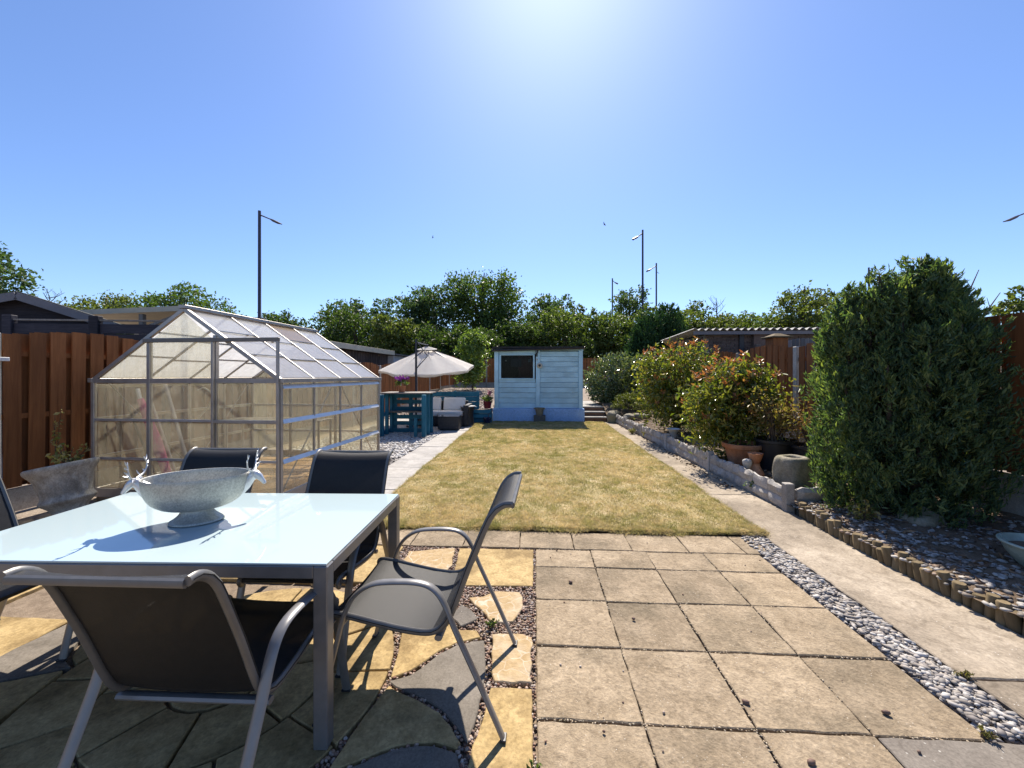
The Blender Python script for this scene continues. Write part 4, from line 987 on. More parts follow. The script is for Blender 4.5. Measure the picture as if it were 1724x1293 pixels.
for i in range(ringsn + 1):
    u = .16 + .84 * i / ringsn
    for k in range(N * 4):
        a = 2 * math.pi * k / (N * 4) + R(22.5); sec = (k % 4) / 4
        sag = math.sin(math.pi * sec)
        r_ = Rr * u * (math.cos(math.pi / N) / math.cos((sec - .5) * 2 * math.pi / N)) * (1 - .03 * sag * u)
        m.v.append((r_ * math.cos(a), r_ * math.sin(a), .58 * (1 - u ** 1.12) - .035 * sag * u * (1 - u) * 3))
K = N * 4
for k in range(K): m.v.append((m.v[ringsn * K + k][0] * 1.0, m.v[ringsn * K + k][1] * 1.0, m.v[ringsn * K + k][2] - .07 - .02 * math.sin(k * 1.7)))
for i in range(ringsn + 1):
    for k in range(K): m.f.append((i * K + k, i * K + (k + 1) % K, (i + 1) * K + (k + 1) % K, (i + 1) * K + k))
can = m.build('canopy', CANV, pa, 0, 35, (0, 0, 1.68), (R(9), 0, 0))
can.modifiers.new('thick', 'SOLIDIFY').thickness = .004
m = MB()
for k in range(K): a = 2 * math.pi * k / K; m.v += [(.30 * math.cos(a), .30 * math.sin(a), .56), (.02 * math.cos(a), .02 * math.sin(a), .65)]
m.f = [(2 * k, 2 * ((k + 1) % K), 2 * ((k + 1) % K) + 1, 2 * k + 1) for k in range(K)]
v_ = m.build('vent', CANV, can, 0, 35)
MB().tube([(0, 0, .5), (0, 0, .70)], .05, 10).build('hub', DKM, can, 0, 40)
for k in range(N):
    a = 2 * math.pi * k / N + R(22.5)
    MB().beam((.05 * math.cos(a), .05 * math.sin(a), .60), ((Rr - .02) * math.cos(a), (Rr - .02) * math.sin(a), -.03), .02, .03).build('rib', DKM, can)
MB().tube([(.02, -1.25, 0), (.02, -1.25, 2.42)], .030, 10).build('pole', DKM, pa, 0, 40)
MB().tube([(.02, -1.25, 2.34), (0, -.06, 2.36)], .015, 8).build('arm', DKM, pa, 0, 40)
MB().tube([(.04, -1.25, 2.36), (.28, -1.05, 1.98), (.05, -1.25, 1.66)], .014, 6).build('crank', DKM, pa, 0, 40)
for s in (0, 90): MB().box((.02, -1.25, .03), (1.0, .07, .05), Matrix.Rotation(R(s + 45), 3, 'Z')).build('base_bar', DKM, pa, .004)

# ------------------------------------------------------------------ pots and ornaments in the right bed
tr2 = thing('terracotta_pot', 'large terracotta pot of dry soil in front of the right hand shrubs', 'pot', (2.99, 5.88, .12))
MB().lathe(smooth_path([(.155, 0), (.17, .03), (.225, .27), (.235, .29), (.26, .295), (.265, .35), (.245, .355), (.235, .32), (.22, .30)], 2), 32).build('pot', TERRA, tr2, 0, 40)
MB().lathe([(0, .30), (.22, .31)], 20).build('soil', SOIL, tr2)
for k, (x, y, r_, h, lab) in enumerate(((3.36, 5.72, .25, .43, 'black plastic tub planted with a dry shrub, right of the terracotta pot'), (3.66, 5.42, .25, .40, 'black plastic tub close to the tall conifer, right of the other tub'))):
    tg = thing('black_tub', lab, 'planter', (x, y, .13), 0, 'black tubs in the raised bed')
    MB().lathe([(r_ * .8, 0), (r_ * .95, h * .9), (r_ * 1.06, h * .92), (r_ * 1.06, h), (r_ * .98, h), (r_ * .93, h * .85)], 24).build('pot', BLACK_PL, tg, 0, 40)
    MB().lathe([(0, h * .85), (r_ * .93, h * .86)], 20).build('soil', SOIL, tg)
STN = stone('lichen stone', (.21, .185, .14), (.33, .30, .235), (.26, .24, .15), 6, 60, .9, .95, (30, (.45, .42, .33), .1), 0, dist=.015)
ms_ = thing('hollow_stone', 'weathered stone block with a hollow in its top beside the end of the block wall', 'stone', (2.97, 4.72, .12), R(20))
MB().lathe(smooth_path([(.17, 0), (.20, .05), (.205, .20), (.19, .33), (.165, .385), (.12, .40), (.09, .385), (.07, .34), (.0, .32)], 3), 36, 1.0, .85, fn=lambda g, z: (.92 / (abs(math.cos(g)) ** 3.4 + abs(math.sin(g)) ** 3.4) ** .294) * (1 + .06 * math.sin(g + 1.2 - z * 3) + .03 * math.sin(5 * g + z * 9) + .018 * math.sin(11 * g - z * 23))).build('block', STN, ms_, 0, 60)
og = thing('terracotta_ornament', 'small terracotta garden ornament holding up a little urn, with a white ball beside it', 'ornament', (2.86, 5.30, .14))
MB().lathe(smooth_path([(.10, 0), (.11, .04), (.075, .10), (.055, .15), (.06, .17)], 3), 18, fn=lambda g, z: 1 + .1 * math.sin(3 * g)).build('base', TERRA, og, 0, 50)
MB().lathe(smooth_path([(.04, .17), (.06, .20), (.075, .25), (.085, .28), (.09, .30), (.075, .30), (.06, .26)], 2), 18).build('urn', TERRA, og, 0, 50)
MB().lathe(smooth_path([(.0, .12), (.03, .125), (.04, .15), (.055, .19), (.05, .235), (.0, .255)], 3), 16, c=(-.115, -.02, -.02)).build('ball', plain('whitewashed stone', (.55, .52, .47), .9, 0, .2, 20, .3), og, 0, 60)
MB().tube([(-.115, -.02, 0), (-.112, -.02, .12)], .03, 10).build('ball_stem', plain('whitewashed stone', (.55, .52, .47), .9), og, 0, 50)
fn_ = thing('white_planter', 'small white flared planter standing behind the low block wall', 'planter', (2.76, 8.05, .12))
MB().lathe([(.03, 0), (.04, .10), (.075, .20), (.13, .265), (.12, .27), (.06, .20)], 20).build('bowl', plain('white resin', (.62, .60, .56), .6), fn_, 0, 50)
gp = thing('green_bowl', 'pale green glazed bowl of dry soil on the slate chippings at the right edge', 'planter', (3.45, 2.86, .135))
gp.scale = (.88, .88, .9)
CEL = plain('celadon glaze', (.36, .43, .36), .25, 0, .12, 6, 0, .5)
MB().lathe(smooth_path([(.13, 0), (.15, .02), (.21, .10), (.24, .17), (.255, .178), (.255, .19), (.235, .192), (.225, .16), (.2, .11)], 2), 40).build('bowl', CEL, gp, 0, 50)
MB().lathe([(0, .135), (.21, .14)], 24).build('soil', SOIL, gp)
def rock(name, label, loc, s, mat, sq=1):
    bm = bmesh.new(); bmesh.ops.create_icosphere(bm, subdivisions=3, radius=1)
    o_ = Vector((random.random() * 9, random.random() * 9, 0))
    from mathutils import noise as mn
    for v in bm.verts:
        p = v.co.copy(); k = 1 + .28 * mn.noise(p * 1.3 + o_) + .1 * mn.noise(p * 3.1 + o_)
        if sq > 1: k *= 1 / (abs(p.x) ** sq + abs(p.y) ** sq + abs(p.z) ** sq) ** (1 / sq)
        v.co = Vector((p.x * s[0], p.y * s[1], p.z * s[2])) * k
    me = bpy.data.meshes.new(name); bm.to_mesh(me); bm.free(); me.materials.append(mat)
    me.polygons.foreach_set('use_smooth', [True] * len(me.polygons))
    return tag(obj(name, me, None, loc, (0, 0, random.random() * 3)), label, 'rock')
rock('rock', 'flat grey boulder lying in the shade of the conifer on the slate bed', (3.42, 3.72, .16), (.21, .15, .11), STN)
rock('end_stone', 'squared buff stone block closing the far end of the low block wall beside the steps', (2.42, 12.32, .14), (.19, .17, .20), STN, 5)
rock('rockery_stone', 'pale rockery stone below the green dome bush, nearest the wall', (2.72, 11.6, .24), (.17, .13, .10), STN, 3)
rock('rockery_stone', 'flat pale rockery stone right of the one below the dome bush', (3.1, 11.7, .27), (.26, .14, .07), STN, 4)
rock('rockery_stone', 'small round white stone at the foot of the two photinia shrubs', (2.80, 6.75, .19), (.07, .06, .07), plain('whitewashed stone', (.55, .52, .47), .9))

# ------------------------------------------------------------------ neighbours' buildings
DARKW = wood('near black timber', (.018, .018, .026), (.045, .043, .055), (1.5, 12, 12), 2.5, .7)
GREYTR = plain('grey painted barge board', (.17, .165, .18), .6, 0, .1, 8)
FELTG = stone('grey green roofing felt', (.10, .10, .09), (.17, .165, .15), None, 5, 120, .4, .95, var=0)
CREAMF = plain('cream sheet', (.52, .47, .36), .6, 0, .12, 3)
ns = thing('neighbour_shed', 'dark timber outbuilding with a grey gabled roof beyond the left fence', 'shed', (-10.39, 7.45, 0), R(32))
MB().prism([(-1.9, 0), (1.25, 0), (1.25, 2.55), (0, 3.02), (-1.9, 2.35)], 0, .45).build('wall', DARKW, ns).data.transform(Matrix(((1, 0, 0, 0), (0, 0, 1, 0), (0, 1, 0, 0), (0, 0, 0, 1))))
for a, b in (((0, 3.06), (1.5, 2.50)), ((0, 3.06), (-2.2, 2.28))):
    MB().beam((a[0], .12, a[1] + .04), (b[0], .12, b[1] + .04), .66, .06).build('roof', FELTG, ns)
    MB().beam((a[0], -.24, a[1] - .03), (b[0], -.24, b[1] - .03), .03, .15).build('barge_board', GREYTR, ns)
for k in range(5): MB().box((-.3, -.02, 2.42 - .19 * k), (3.0, .03, .17)).build('board', DARKW, ns)
df = thing('dark_fence', 'near black panel fence in the garden beyond the left boundary', 'fence', (-9.9, 6.9, 0), R(8))
for k in range(4):
    x = k * 1.5
    MB().box((x, 0, 1.28), (.17, .12, 2.62)).build('post', DARKW, df, .01)
    if k < 3:
        for j in range(12): MB().box((x + .75, .0, .2 + .195 * j), (1.33, .03, .18)).build('board', DARKW, df)
        MB().box((x + .75, -.0, 2.505), (1.36, .06, .03)).build('capping', FENCE_OLD, df)
cp = thing('lean_to', 'cream sheeted lean-to roof on timber posts beyond the dark fence', 'shelter', (-10.2, 9.2, 0), R(3))
MB().box((.1, 1.0, 3.02), (3.3, 2.6, .05), Matrix.Rotation(R(-2.2), 3, 'Y')).build('roof', CREAMF, cp)
MB().beam((-1.6, -.32, 2.92), (1.75, -.32, 3.05), .04, .12).build('fascia', CREAMF, cp); MB().beam((1.76, -.32, 3.05), (1.76, 2.3, 3.05), .04, .12).build('fascia', CREAMF, cp)
MB().box((0, 2.1, 2.2), (3.4, .04, 1.6)).build('back_panel', CREAMF, cp)
for x in (-1.5, .75, 1.65): MB().box((x, -.25, 1.45), (.10, .10, 2.95)).build('post', FENCE_OLD, cp, .005)
MB().beam((.75, -.2, 2.6), (1.65, -.2, 2.95), .04, .06).build('brace', FENCE_OLD, cp); MB().beam((.75, -.2, 2.45), (1.65, -.2, 2.5), .04, .06).build('brace', FENCE_OLD, cp)
lsd = thing('long_shed', 'long low timber shed with cream fascia behind the left fence and greenhouse', 'shed', (-7.4, 9.6, 0), R(-2.2))
DBR = wood('dark brown shed cladding', (.05, .035, .03), (.11, .08, .065), (12, 12, 1), 2.5)
MB().box((0, 3.2, 1.15), (2.2, 6.4, 2.3)).build('wall', DBR, lsd)
for k in range(32): MB().box((1.11, .1 + .2 * k, 1.15), (.02, .17, 2.28)).build('board', DBR, lsd)
MB().box((0, 3.2, 2.42), (2.6, 6.8, .05), Matrix.Rotation(R(2), 3, 'Y')).build('roof', FELTG, lsd); MB().box((1.31, 3.2, 2.38), (.03, 6.8, .17)).build('fascia', CREAMF, lsd, .003)
osd = thing('white_shed', 'small white panelled shed with a sheet roof beyond the left fence, behind the parasol', 'shed', (-6.9, 16.6, 0), R(-2.2))
WPAN = plain('white painted boards', (.52, .54, .57), .6)
MB().box((0, 2, 1.15), (1.7, 4, 2.3)).build('wall', WPAN, osd); MB().box((0, 2, 2.40), (2.1, 4.4, .06), Matrix.Rotation(R(3), 3, 'Y')).build('roof', FELTG, osd)
for k in range(16): MB().box((.86, .13 + .25 * k, 1.15), (.02, .21, 2.28)).build('board', WPAN, osd)

BRK = stone('brown brick', (.095, .07, .06), (.15, .115, .10), None, 5, 60, .5, .9, None, .14)
MORT = stone('mortar', (.22, .20, .17), (.28, .25, .22), None, 8, 90, .3, .95, var=0)
gr_ = thing('brick_garage', 'brown brick outbuilding with a corrugated roof beyond the right fence', 'garage', (4.55, 11.1, 0))
MB().box((2.6, 1.2, 1.28), (4.9, 2.2, 2.56)).build('wall', MORT, gr_)
m = MB()
bk = MB().box((0, 0, 0), (.213, .03, .064)).mesh('brick', BRK)
cnt = 0
for j in range(12):
    z = 2.50 - .076 * j; 
    for i in range(21):
        x = .15 + .225 * i + (.112 if j % 2 else 0)
        if x > 4.95: continue
        obj('brick', bk, gr_, (x + .1, .09, z))
for j in range(12):
    for i in range(4): obj('brick', bk, gr_, (.14, .35 + .225 * i + (.11 if j % 2 else 0), 2.50 - .076 * j), (0, 0, R(90)))
MB().box((1.55, .03, 1.4), (.35, .14, 2.4)).build('pier', BRK, gr_, .005); MB().box((1.1, .06, 1.5), (.13, .06, 2.2)).build('drain_pipe', BLACK_PL, gr_, .01)
CORR = stone('pale corrugated cement sheet', (.36, .35, .32), (.48, .47, .44), (.24, .23, .20), 4, 60, .3, .9, var=0)
m = MB(); nx_ = 8 * 29; 
for i in range(nx_ + 1):
    x = -.28 + 5.4 * i / nx_; zz = .035 * math.sin(i / 8 * 2 * math.pi)
    for y, z in ((-.18, 2.70), (2.6, 2.62)):
        m.v += [(x, y, z + zz), (x, y, z + zz - .012)]
for i in range(nx_):
    o = i * 4; m.f += [(o, o + 4, o + 6, o + 2), (o + 1, o + 3, o + 7, o + 5), (o, o + 1, o + 5, o + 4), (o + 2, o + 6, o + 7, o + 3)]
m.build('roof', CORR, gr_, 0, 60); MB().box((2.4, -.12, 2.60), (5.3, .03, .09)).build('fascia', GREYTR, gr_)
for (x, y, z, s, lab) in ((5.5, 9.33, 2.30, .40, 'nearer square timber pillar with a pyramid cap just beyond the right fence'), (5.69, 12.0, 2.30, .40, 'farther pillar with a pyramid cap beyond the right fence, left of the nearer one')):
    pl = thing('capped_pillar', lab, 'pillar', (x, y, 0), 0, 'capped pillars beyond the right fence')
    MB().box((0, 0, z / 2), (s * .8, s * .8, z)).build('shaft', FENCE_W, pl, .01)
    MB().box((0, 0, z + .012), (s * 1.15, s * 1.15, .035)).build('cap_slab', LOG, pl, .006); MB().lathe([(s * .68, z + .03), (s * .2, z + .10), (.001, z + .105)], 4).build('cap', LOG, pl, rot=(0, 0, R(45)))
fence('weathered_fence', 'grey weathered arched fence in the garden beyond the right fence', (6.0, 16), (6.0, 6), [.2 + 1.85 * k for k in range(6)], 2.28, 0, .16, .12, .012, FENCE_OLD, FENCE_OLD, face=1, back=False, gb=.1)

# ------------------------------------------------------------------ shrubs
def shrub(name, label, loc, blobs, n, size, mat, aspect=.42, stems=8, group=None, clump=.16, per=22, extra=None, up=.6, cat='shrub', shell=.5):
    t_ = thing(name, label, cat, loc, 0, group)
    C = blob_points(blobs, n, clump, per, shell); C = C[C[:, 2] > .03]
    cx = np.array([b[0] for b in blobs]).mean(); 
    obj('foliage', leaf_mesh('foliage', C, size, mat, aspect, up=up), t_)
    m = MB()
    for k in range(stems):
        b = random.choice(blobs); e = (b[0] + b[3] * random.uniform(-.5, .5), b[1] + b[4] * random.uniform(-.5, .5), b[2] + b[5] * random.uniform(-.1, .6))
        m.tube(smooth_path([(random.uniform(-.06, .06), random.uniform(-.06, .06), 0), (e[0] * .4, e[1] * .4, e[2] * .45), e], 3), [.018, .016, .014, .012, .010, .008, .005], 6)
    if stems: m.build('stem', BARK, t_, 0, 60)
    return t_
PHO = leaf('glossy green leaf', [(.07, .11, .025), (.13, .17, .035), (.19, .22, .05), (.27, .26, .06), (.10, .13, .025), (.31, .24, .075)], .24, .42, (1.4, 1.5, .5), .6)
PHR = leaf('young red leaf', [(.26, .085, .04), (.33, .15, .055), (.30, .20, .06), (.34, .11, .06), (.27, .19, .05)], .35, .42, (1.3, 1.1, .7), .5)
for (loc, bl, n, lab) in (((3.16, 9.1, .14), [(0, 0, 1.15, .72, .6, .80), (-.35, .1, 1.25, .5, .5, .6), (.38, -.05, 1.4, .5, .5, .6), (.1, 0, .6, .65, .6, .55), (-.3, -.25, .7, .55, .4, .5)], 8500, 'taller of the two red tipped photinia shrubs, left of the other and nearer the shed'),
                          ((3.10, 6.4, .14), [(0, 0, .85, .62, .5, .62), (-.28, .0, .75, .42, .45, .5), (.34, 0, 1.02, .42, .42, .48), (-.05, -.1, .42, .55, .45, .40), (.05, 0, 1.15, .36, .36, .36)], 7200, 'lower red tipped photinia shrub behind the terracotta pot')):
    t_ = shrub('photinia', lab, loc, bl, n, .092, PHO, .42, 10, 'photinia shrubs', .22, 14)
    P = []; Dd = []
    m = MB()
    for k in range(75):
        b = random.choice(bl); th = random.uniform(0, 6.28); ph = random.uniform(.15, 1.25) if random.random() < .75 else random.uniform(1.2, 1.8)
        d = Vector((math.sin(ph) * math.cos(th), math.sin(ph) * math.sin(th), math.cos(ph)))
        p = Vector(b[:3]) + Vector((d.x * b[3], d.y * b[4], d.z * b[5])) * random.uniform(.92, 1.12)
        tipd = (d * .5 + Vector((0, 0, .9))).normalized(); q = p + tipd * random.uniform(.05, .16)
        m.tube([p - tipd * .1, q], [.004, .002], 4)
        for j in range(7):
            a = j * 2.4 + random.random(); o = Vector((math.cos(a), math.sin(a), .55 + .25 * (j > 4))).normalized()
            P.append(q - tipd * .012 * (6 - j) + o * .04); Dd.append(o)
    m.build('twig', BARK, t_, kind='stuff')
    me = leaf_mesh('young_leaves', np.array(P), .085, PHR, .42, np.array(Dd), jitter=.2); obj('young_leaves', me, t_)
DRY = leaf('dry yellow leaf', [(.24, .20, .06), (.16, .17, .04), (.32, .25, .09), (.22, .12, .05), (.38, .30, .14)], .4, .35, None, .4)
shrub('dry_shrub', 'thin yellowing shrub growing in the black tub right of the terracotta pot', (3.33, 5.72, .50), [(0, 0, .36, .36, .3, .34), (-.12, 0, .55, .2, .2, .2), (.2, 0, .25, .22, .22, .22)], 1500, .05, DRY, .4, 14, None, .3, 6, shell=.2)
shrub('dead_shrub', 'brown dried shrub in the tub against the tall conifer', (3.66, 5.5, .48), [(0, 0, .28, .24, .2, .28)], 600, .04, leaf('dead brown leaf', [(.22, .12, .06), (.32, .19, .11), (.16, .09, .05)], .7, .3), .4, 12, None, .3, 6, shell=.2)
LAU = leaf('variegated laurel leaf', [(.05, .085, .03), (.09, .13, .05), (.30, .33, .20), (.07, .11, .035), (.16, .20, .10)], .2, .25, None, .7)
shrub('laurel_bush', 'big rounded glossy variegated laurel bush right of the steps', (3.05, 14.6, .42), [(0, 0, .85, 1.15, 1.0, .95), (-.55, -.2, .7, .6, .7, .7), (.7, 0, 1.0, .7, .7, .7), (.2, -.5, .5, 1.0, .5, .55)], 9000, .12, LAU, .45, 8, None, .12, 24, shell=.72)
shrub('dome_shrub', 'low dome shaped yellow green shrub in front of the laurel', (2.95, 12.5, .36), [(0, 0, .22, .52, .42, .34), (.2, .1, .2, .4, .4, .30)], 3800, .05, leaf('fine yellow green leaf', [(.11, .14, .02), (.17, .19, .035), (.08, .11, .02)], .5, .3), .35, 5, None, .1, 24, shell=.75)
shrub('young_tree', 'small bright green laurel tree rising behind the parasol', (-3.25, 20.6, .7), [(0, 0, 1.9, .72, .7, 1.25), (-.2, 0, 1.0, .75, .7, .8), (.25, 0, 2.6, .38, .4, .55)], 3800, .19, leaf('bright laurel leaf', [(.09, .15, .03), (.15, .22, .05), (.20, .27, .08)], .3, .4, None, .5), .42, 6, None, .2, 14, cat='tree')
for k, (x, y, lab) in enumerate(((2.55, 11.2, 'small green weed at the foot of the far block wall'), (2.56, 9.3, 'yellow green weed at the foot of the block wall, halfway along'), (2.72, 4.95, 'small leafy weed growing out of the block wall near its end post'), (2.95, 3.75, 'yellow green weed sprouting between the log edging and the conifer'), (2.40, 9.9, 'low dry weed on the concrete path beside the lawn'))):
    sprig('wall_weed', lab, 'weed', (x, y, .01 if k != 3 else .09), 14, .16 if k != 3 else .24, .14, DRYLF if k != 2 else GRN, .045, 9, group='weeds along the wall')
for k, (x, y, lab) in enumerate(((.008, 1.42, 'tiny green weed in the pebble joint at the left edge of the buff slabs'), (-.25, 2.26, 'small weed in the pea gravel beside the far leg of the side on chair'), (1.80, 1.69, 'dry weed tuft at the corner of the grey slab by the pebble strip'), (2.055, 2.02, 'dry weed in the joint of the concrete path'))):
    sprig('joint_weed', lab, 'weed', (x, y, -.005), 9, .05, .045, GRN if k < 2 else DRYLF, .02, 6, group='weeds in the paving joints', per=.004)
# fallen leaves on the path under the photinia
FL = island('fallen leaves', [(.12, .07, .045), (.25, .16, .09), (.08, .05, .035), (.32, .22, .13)])
n = 260; y_ = rng.uniform(5.2, 12, n); P = np.stack([2.55 - np.abs(rng.normal(0, .09, n)), y_, np.full(n, .011)], -1)
tag(obj('fallen_leaves', leaf_mesh('fallen_leaves', P, .05, FL, .5, np.stack([rng.normal(size=n), rng.normal(size=n), rng.normal(0, .1, n)], -1), fold=.1), kind='stuff'), 'dry fallen leaves along the foot of the block wall', 'leaves')
n = 500; P = np.stack([rng.uniform(2.74, 4.1, n), rng.uniform(2.0, 4.3, n), np.zeros(n)], -1); P[:, 2] = bedz(P[:, 0], P[:, 1]) + .02
tag(obj('conifer_litter', leaf_mesh('conifer_litter', P, .06, FL, .3, np.stack([rng.normal(size=n), rng.normal(size=n), rng.normal(0, .1, n)], -1), fold=.1), kind='stuff'), 'brown conifer litter lying over the slate bed', 'litter')

# ------------------------------------------------------------------ conifers: plumes of upright scale sprays
def conifer(name, label, loc, plumes, n, size, mat, cat='conifer', tuft=14, tl=.13):
    """n tufts on the plumes' surfaces, each a feather of narrow sprays pointing up and out"""
    t_ = thing(name, label, cat, loc)
    Pp = np.array(plumes, float); w = Pp[:, 2] * Pp[:, 4]; w /= w.sum(); i = rng.choice(len(Pp), n, p=w)
    u = rng.random(n) ** .9
    prof_r = np.clip(np.minimum(.6 + u * 1.8, 1) * np.clip(1 - u ** 3.4, 0, 1) ** .62, .03, 1)
    th = rng.uniform(0, 6.28, n); rr = Pp[i, 2] * prof_r * rng.uniform(.66, 1.10, n) * (1 + .16 * np.sin(th * 3 + u * 9 + i) + .10 * np.sin(th * 5 - u * 17 + 2 * i)) + np.where(rng.random(n) < .07, .09, 0)
    C = np.stack([Pp[i, 0] + rr * np.cos(th), Pp[i, 1] + rr * np.sin(th), Pp[i, 3] + u * Pp[i, 4]], -1)
    out = rng.uniform(.25, .95, n)
    D = unit(np.stack([np.cos(th) * out, np.sin(th) * out, np.full(n, 1.0)], -1))
    k = np.repeat(np.arange(n), tuft); a = rng.random(n * tuft)[:, None]; sc = size / .062
    tlen = (tl * sc * rng.uniform(.6, 1.5, n))[k][:, None]
    Cs = C[k] + D[k] * (a - .3) * tlen + rng.normal(0, 1, (n * tuft, 3)) * tlen * .26 * (1.05 - a)
    obj('foliage', leaf_mesh('foliage', Cs, size, mat, .24, D[k], fold=.1, jitter=.45), t_)
    m = MB()
    for p in plumes: m.tube([(p[0] * .3, p[1] * .3, 0), (p[0] * .8, p[1] * .8, p[3] + p[4] * .45), (p[0], p[1], p[3] + p[4] * .92)], [.05, .035, .01], 7)
    m.build('trunk', BARK, t_, 0, 60)
    return t_
CON = leaf('conifer spray', [(.045, .085, .052), (.072, .13, .068), (.14, .20, .075), (.06, .11, .068), (.22, .26, .085), (.105, .165, .10)], .5, .42, (1.4, 1.5, .5), .25)
plm = [(-.74, 0, .30, .02, 2.02), (-.48, -.05, .36, .05, 2.16), (-.12, -.12, .42, .05, 2.26), (.25, -.1, .42, .1, 2.38), (.40, -.05, .34, .3, 2.12), (.50, 0, .26, .6, 1.72), (-.5, -.35, .33, .0, 1.6), (-.15, -.5, .36, 0, 1.8), (.2, -.5, .36, .05, 1.95), (.34, -.4, .30, .2, 1.7), (-.82, -.12, .26, .0, 1.40), (-.45, .3, .4, .1, 2.0), (0, .35, .45, .1, 2.2), (.24, .3, .4, .2, 2.2),
       (.12, .0, .10, 1.8, .70), (.40, .05, .10, 1.8, .72), (-.3, 0, .10, 1.7, .70), (.56, 0, .10, 1.5, .74), (-.68, 0, .09, 1.5, .70), (.26, 0, .14, 1.75, .72), (.48, .1, .12, 1.75, .60), (.05, 0, .13, 1.75, .66), (-.2, 0, .13, 1.65, .62), (-.4, 0, .12, 1.5, .60), (.62, 0, .10, 1.45, .62), (-.62, .05, .12, 1.5, .66), (-.80, .0, .11, 1.4, .62)]
cf = conifer('tall_conifer', 'big dense dark green conifer against the right fence', (3.66, 4.15, .12), [(a * .76, b * .78, c * .80, d, e * .97) for a, b, c, d, e in plm], 3000, .062, CON, tuft=34)
m = MB()
for (x, y, z, dx, h) in ((.62, -.05, 2.2, .16, .42), (.72, -.1, 2.0, .22, .36), (.50, 0, 2.3, .06, .44), (-.35, 0, 2.1, -.03, .30), (.78, 0, 1.8, .30, .18), (-.1, 0, 2.35, .02, .25), (.22, 0, 2.55, .0, .24)):
    x, z, h = x * .8, z * .9, h * .9
    m.tube([(x - dx * .6, y, z - .3), (x, y, z), (x + dx * .6, y, z + h * .6), (x + dx, y, z + h)], [.012, .009, .006, .003], 5)
    for j in range(3): m.tube([(x + dx * .3 * j, y, z + h * .25 * j), (x + dx * .3 * j + random.uniform(-.08, .08), y + .03, z + h * .25 * j + .12)], [.005, .002], 4)
m.build('bare_twig', BARK, cf, 0, 60, kind='stuff')
CON2 = leaf('distant conifer spray', [(.020, .052, .024), (.032, .075, .032), (.045, .092, .036)], .6, .25, None, .15)
conifer('conifer_spire', 'shorter left spire of the twin dark conifers beyond the right fence', (4.86, 17.2, 0), [(0, 0, .85, .3, 3.6), (.2, .2, .7, .3, 3.0), (-.3, 0, .6, .3, 2.7)], 900, .20, CON2)
conifer('conifer_spire', 'taller right spire of the twin dark conifers beyond the right fence', (5.85, 17.8, 0), [(0, 0, .9, .3, 4.1), (-.25, 0, .7, .3, 3.5), (.3, 0, .6, .3, 3.2)], 950, .20, CON2)

# ------------------------------------------------------------------ trees and hedgerow beyond the garden
TG = [leaf('tree leaf mid', [(0.047, 0.083, 0.024), (0.071, 0.118, 0.031), (0.100, 0.153, 0.040), (0.059, 0.097, 0.026)], .5, .42, (1.4, 1.5, .5), .3),
      leaf('tree leaf olive', [(0.072, 0.099, 0.029), (0.102, 0.137, 0.039), (0.130, 0.165, 0.052), (0.058, 0.086, 0.026)], .5, .44, (1.4, 1.4, .5), .3),
      leaf('tree leaf cool', [(0.041, 0.073, 0.031), (0.065, 0.106, 0.042), (0.094, 0.142, 0.061), (0.053, 0.088, 0.035)], .5, .42, (1.3, 1.45, .6), .3),
      leaf('hedge leaf dark', [(0.033, 0.059, 0.021), (0.050, 0.085, 0.026), (0.073, 0.113, 0.033), (0.040, 0.068, 0.021)], .55, .4, (1.4, 1.5, .5), .25),
      leaf('hawthorn leaf', [(0.082, 0.121, 0.031), (0.116, 0.159, 0.042), (0.058, 0.093, 0.026), (0.150, 0.187, 0.063)], .5, .44, (1.3, 1.4, .5), .3)]
def tree(name, label, x, y, top, hw, mat, n, size, low=.3, per=26, m_=9, group=None, cat='tree', loose=.14, limbs=True):
    zg = float(height(x, y)); H = top - zg; t_ = thing(name, label, cat, (x, y, zg), 0, group)
    bl = []; z0 = H * low; Rz = (H - z0) / 2; zc = z0 + Rz
    bl.append((0, 0, zc, hw * .62, hw * .55, Rz * .72))
    for k in range(m_):
        a = 2.4 * k + random.random(); v = (k + .5) / m_ * 1.7 - .85; rr = math.sqrt(1 - v * v) * hw * random.uniform(.45, .68)
        s_ = random.uniform(.30, .46)
        bl.append((rr * math.cos(a), rr * .8 * math.sin(a), zc + v * Rz * .74, hw * s_, hw * s_, max(Rz * s_ * .72, hw * .22)))
    C = blob_points(bl, n, loose, per, .5); k = C[:, 2] > .1; C = C[k]
    hi = C[:, 2].max(); C[:, 2] *= min(H / hi, 1.0) if hi > 0 else 1
    obj('crown', leaf_mesh('crown', C, size, mat, .6, up=.2), t_)
    m = MB(); rt = max(hw * .06, .07)
    m.tube([(0, 0, -.3), (.05 * hw, 0, H * .3), (-.03 * hw, 0, H * .62), (0, 0, H * .88)], [rt * 1.3, rt, rt * .6, rt * .15], 8)
    if limbs:
        for b in bl[1:]:
            s0 = random.uniform(.22, .5) * H
            m.tube([(0, 0, min(s0, b[2] * .8)), (b[0] * .5, b[1] * .5, (min(s0, b[2] * .8) + b[2]) * .52), (b[0], b[1], b[2] + b[5] * .3)], [rt * .5, rt * .32, rt * .1], 6)
    m.build('trunk', BARK, t_, 0, 60)
    return t_
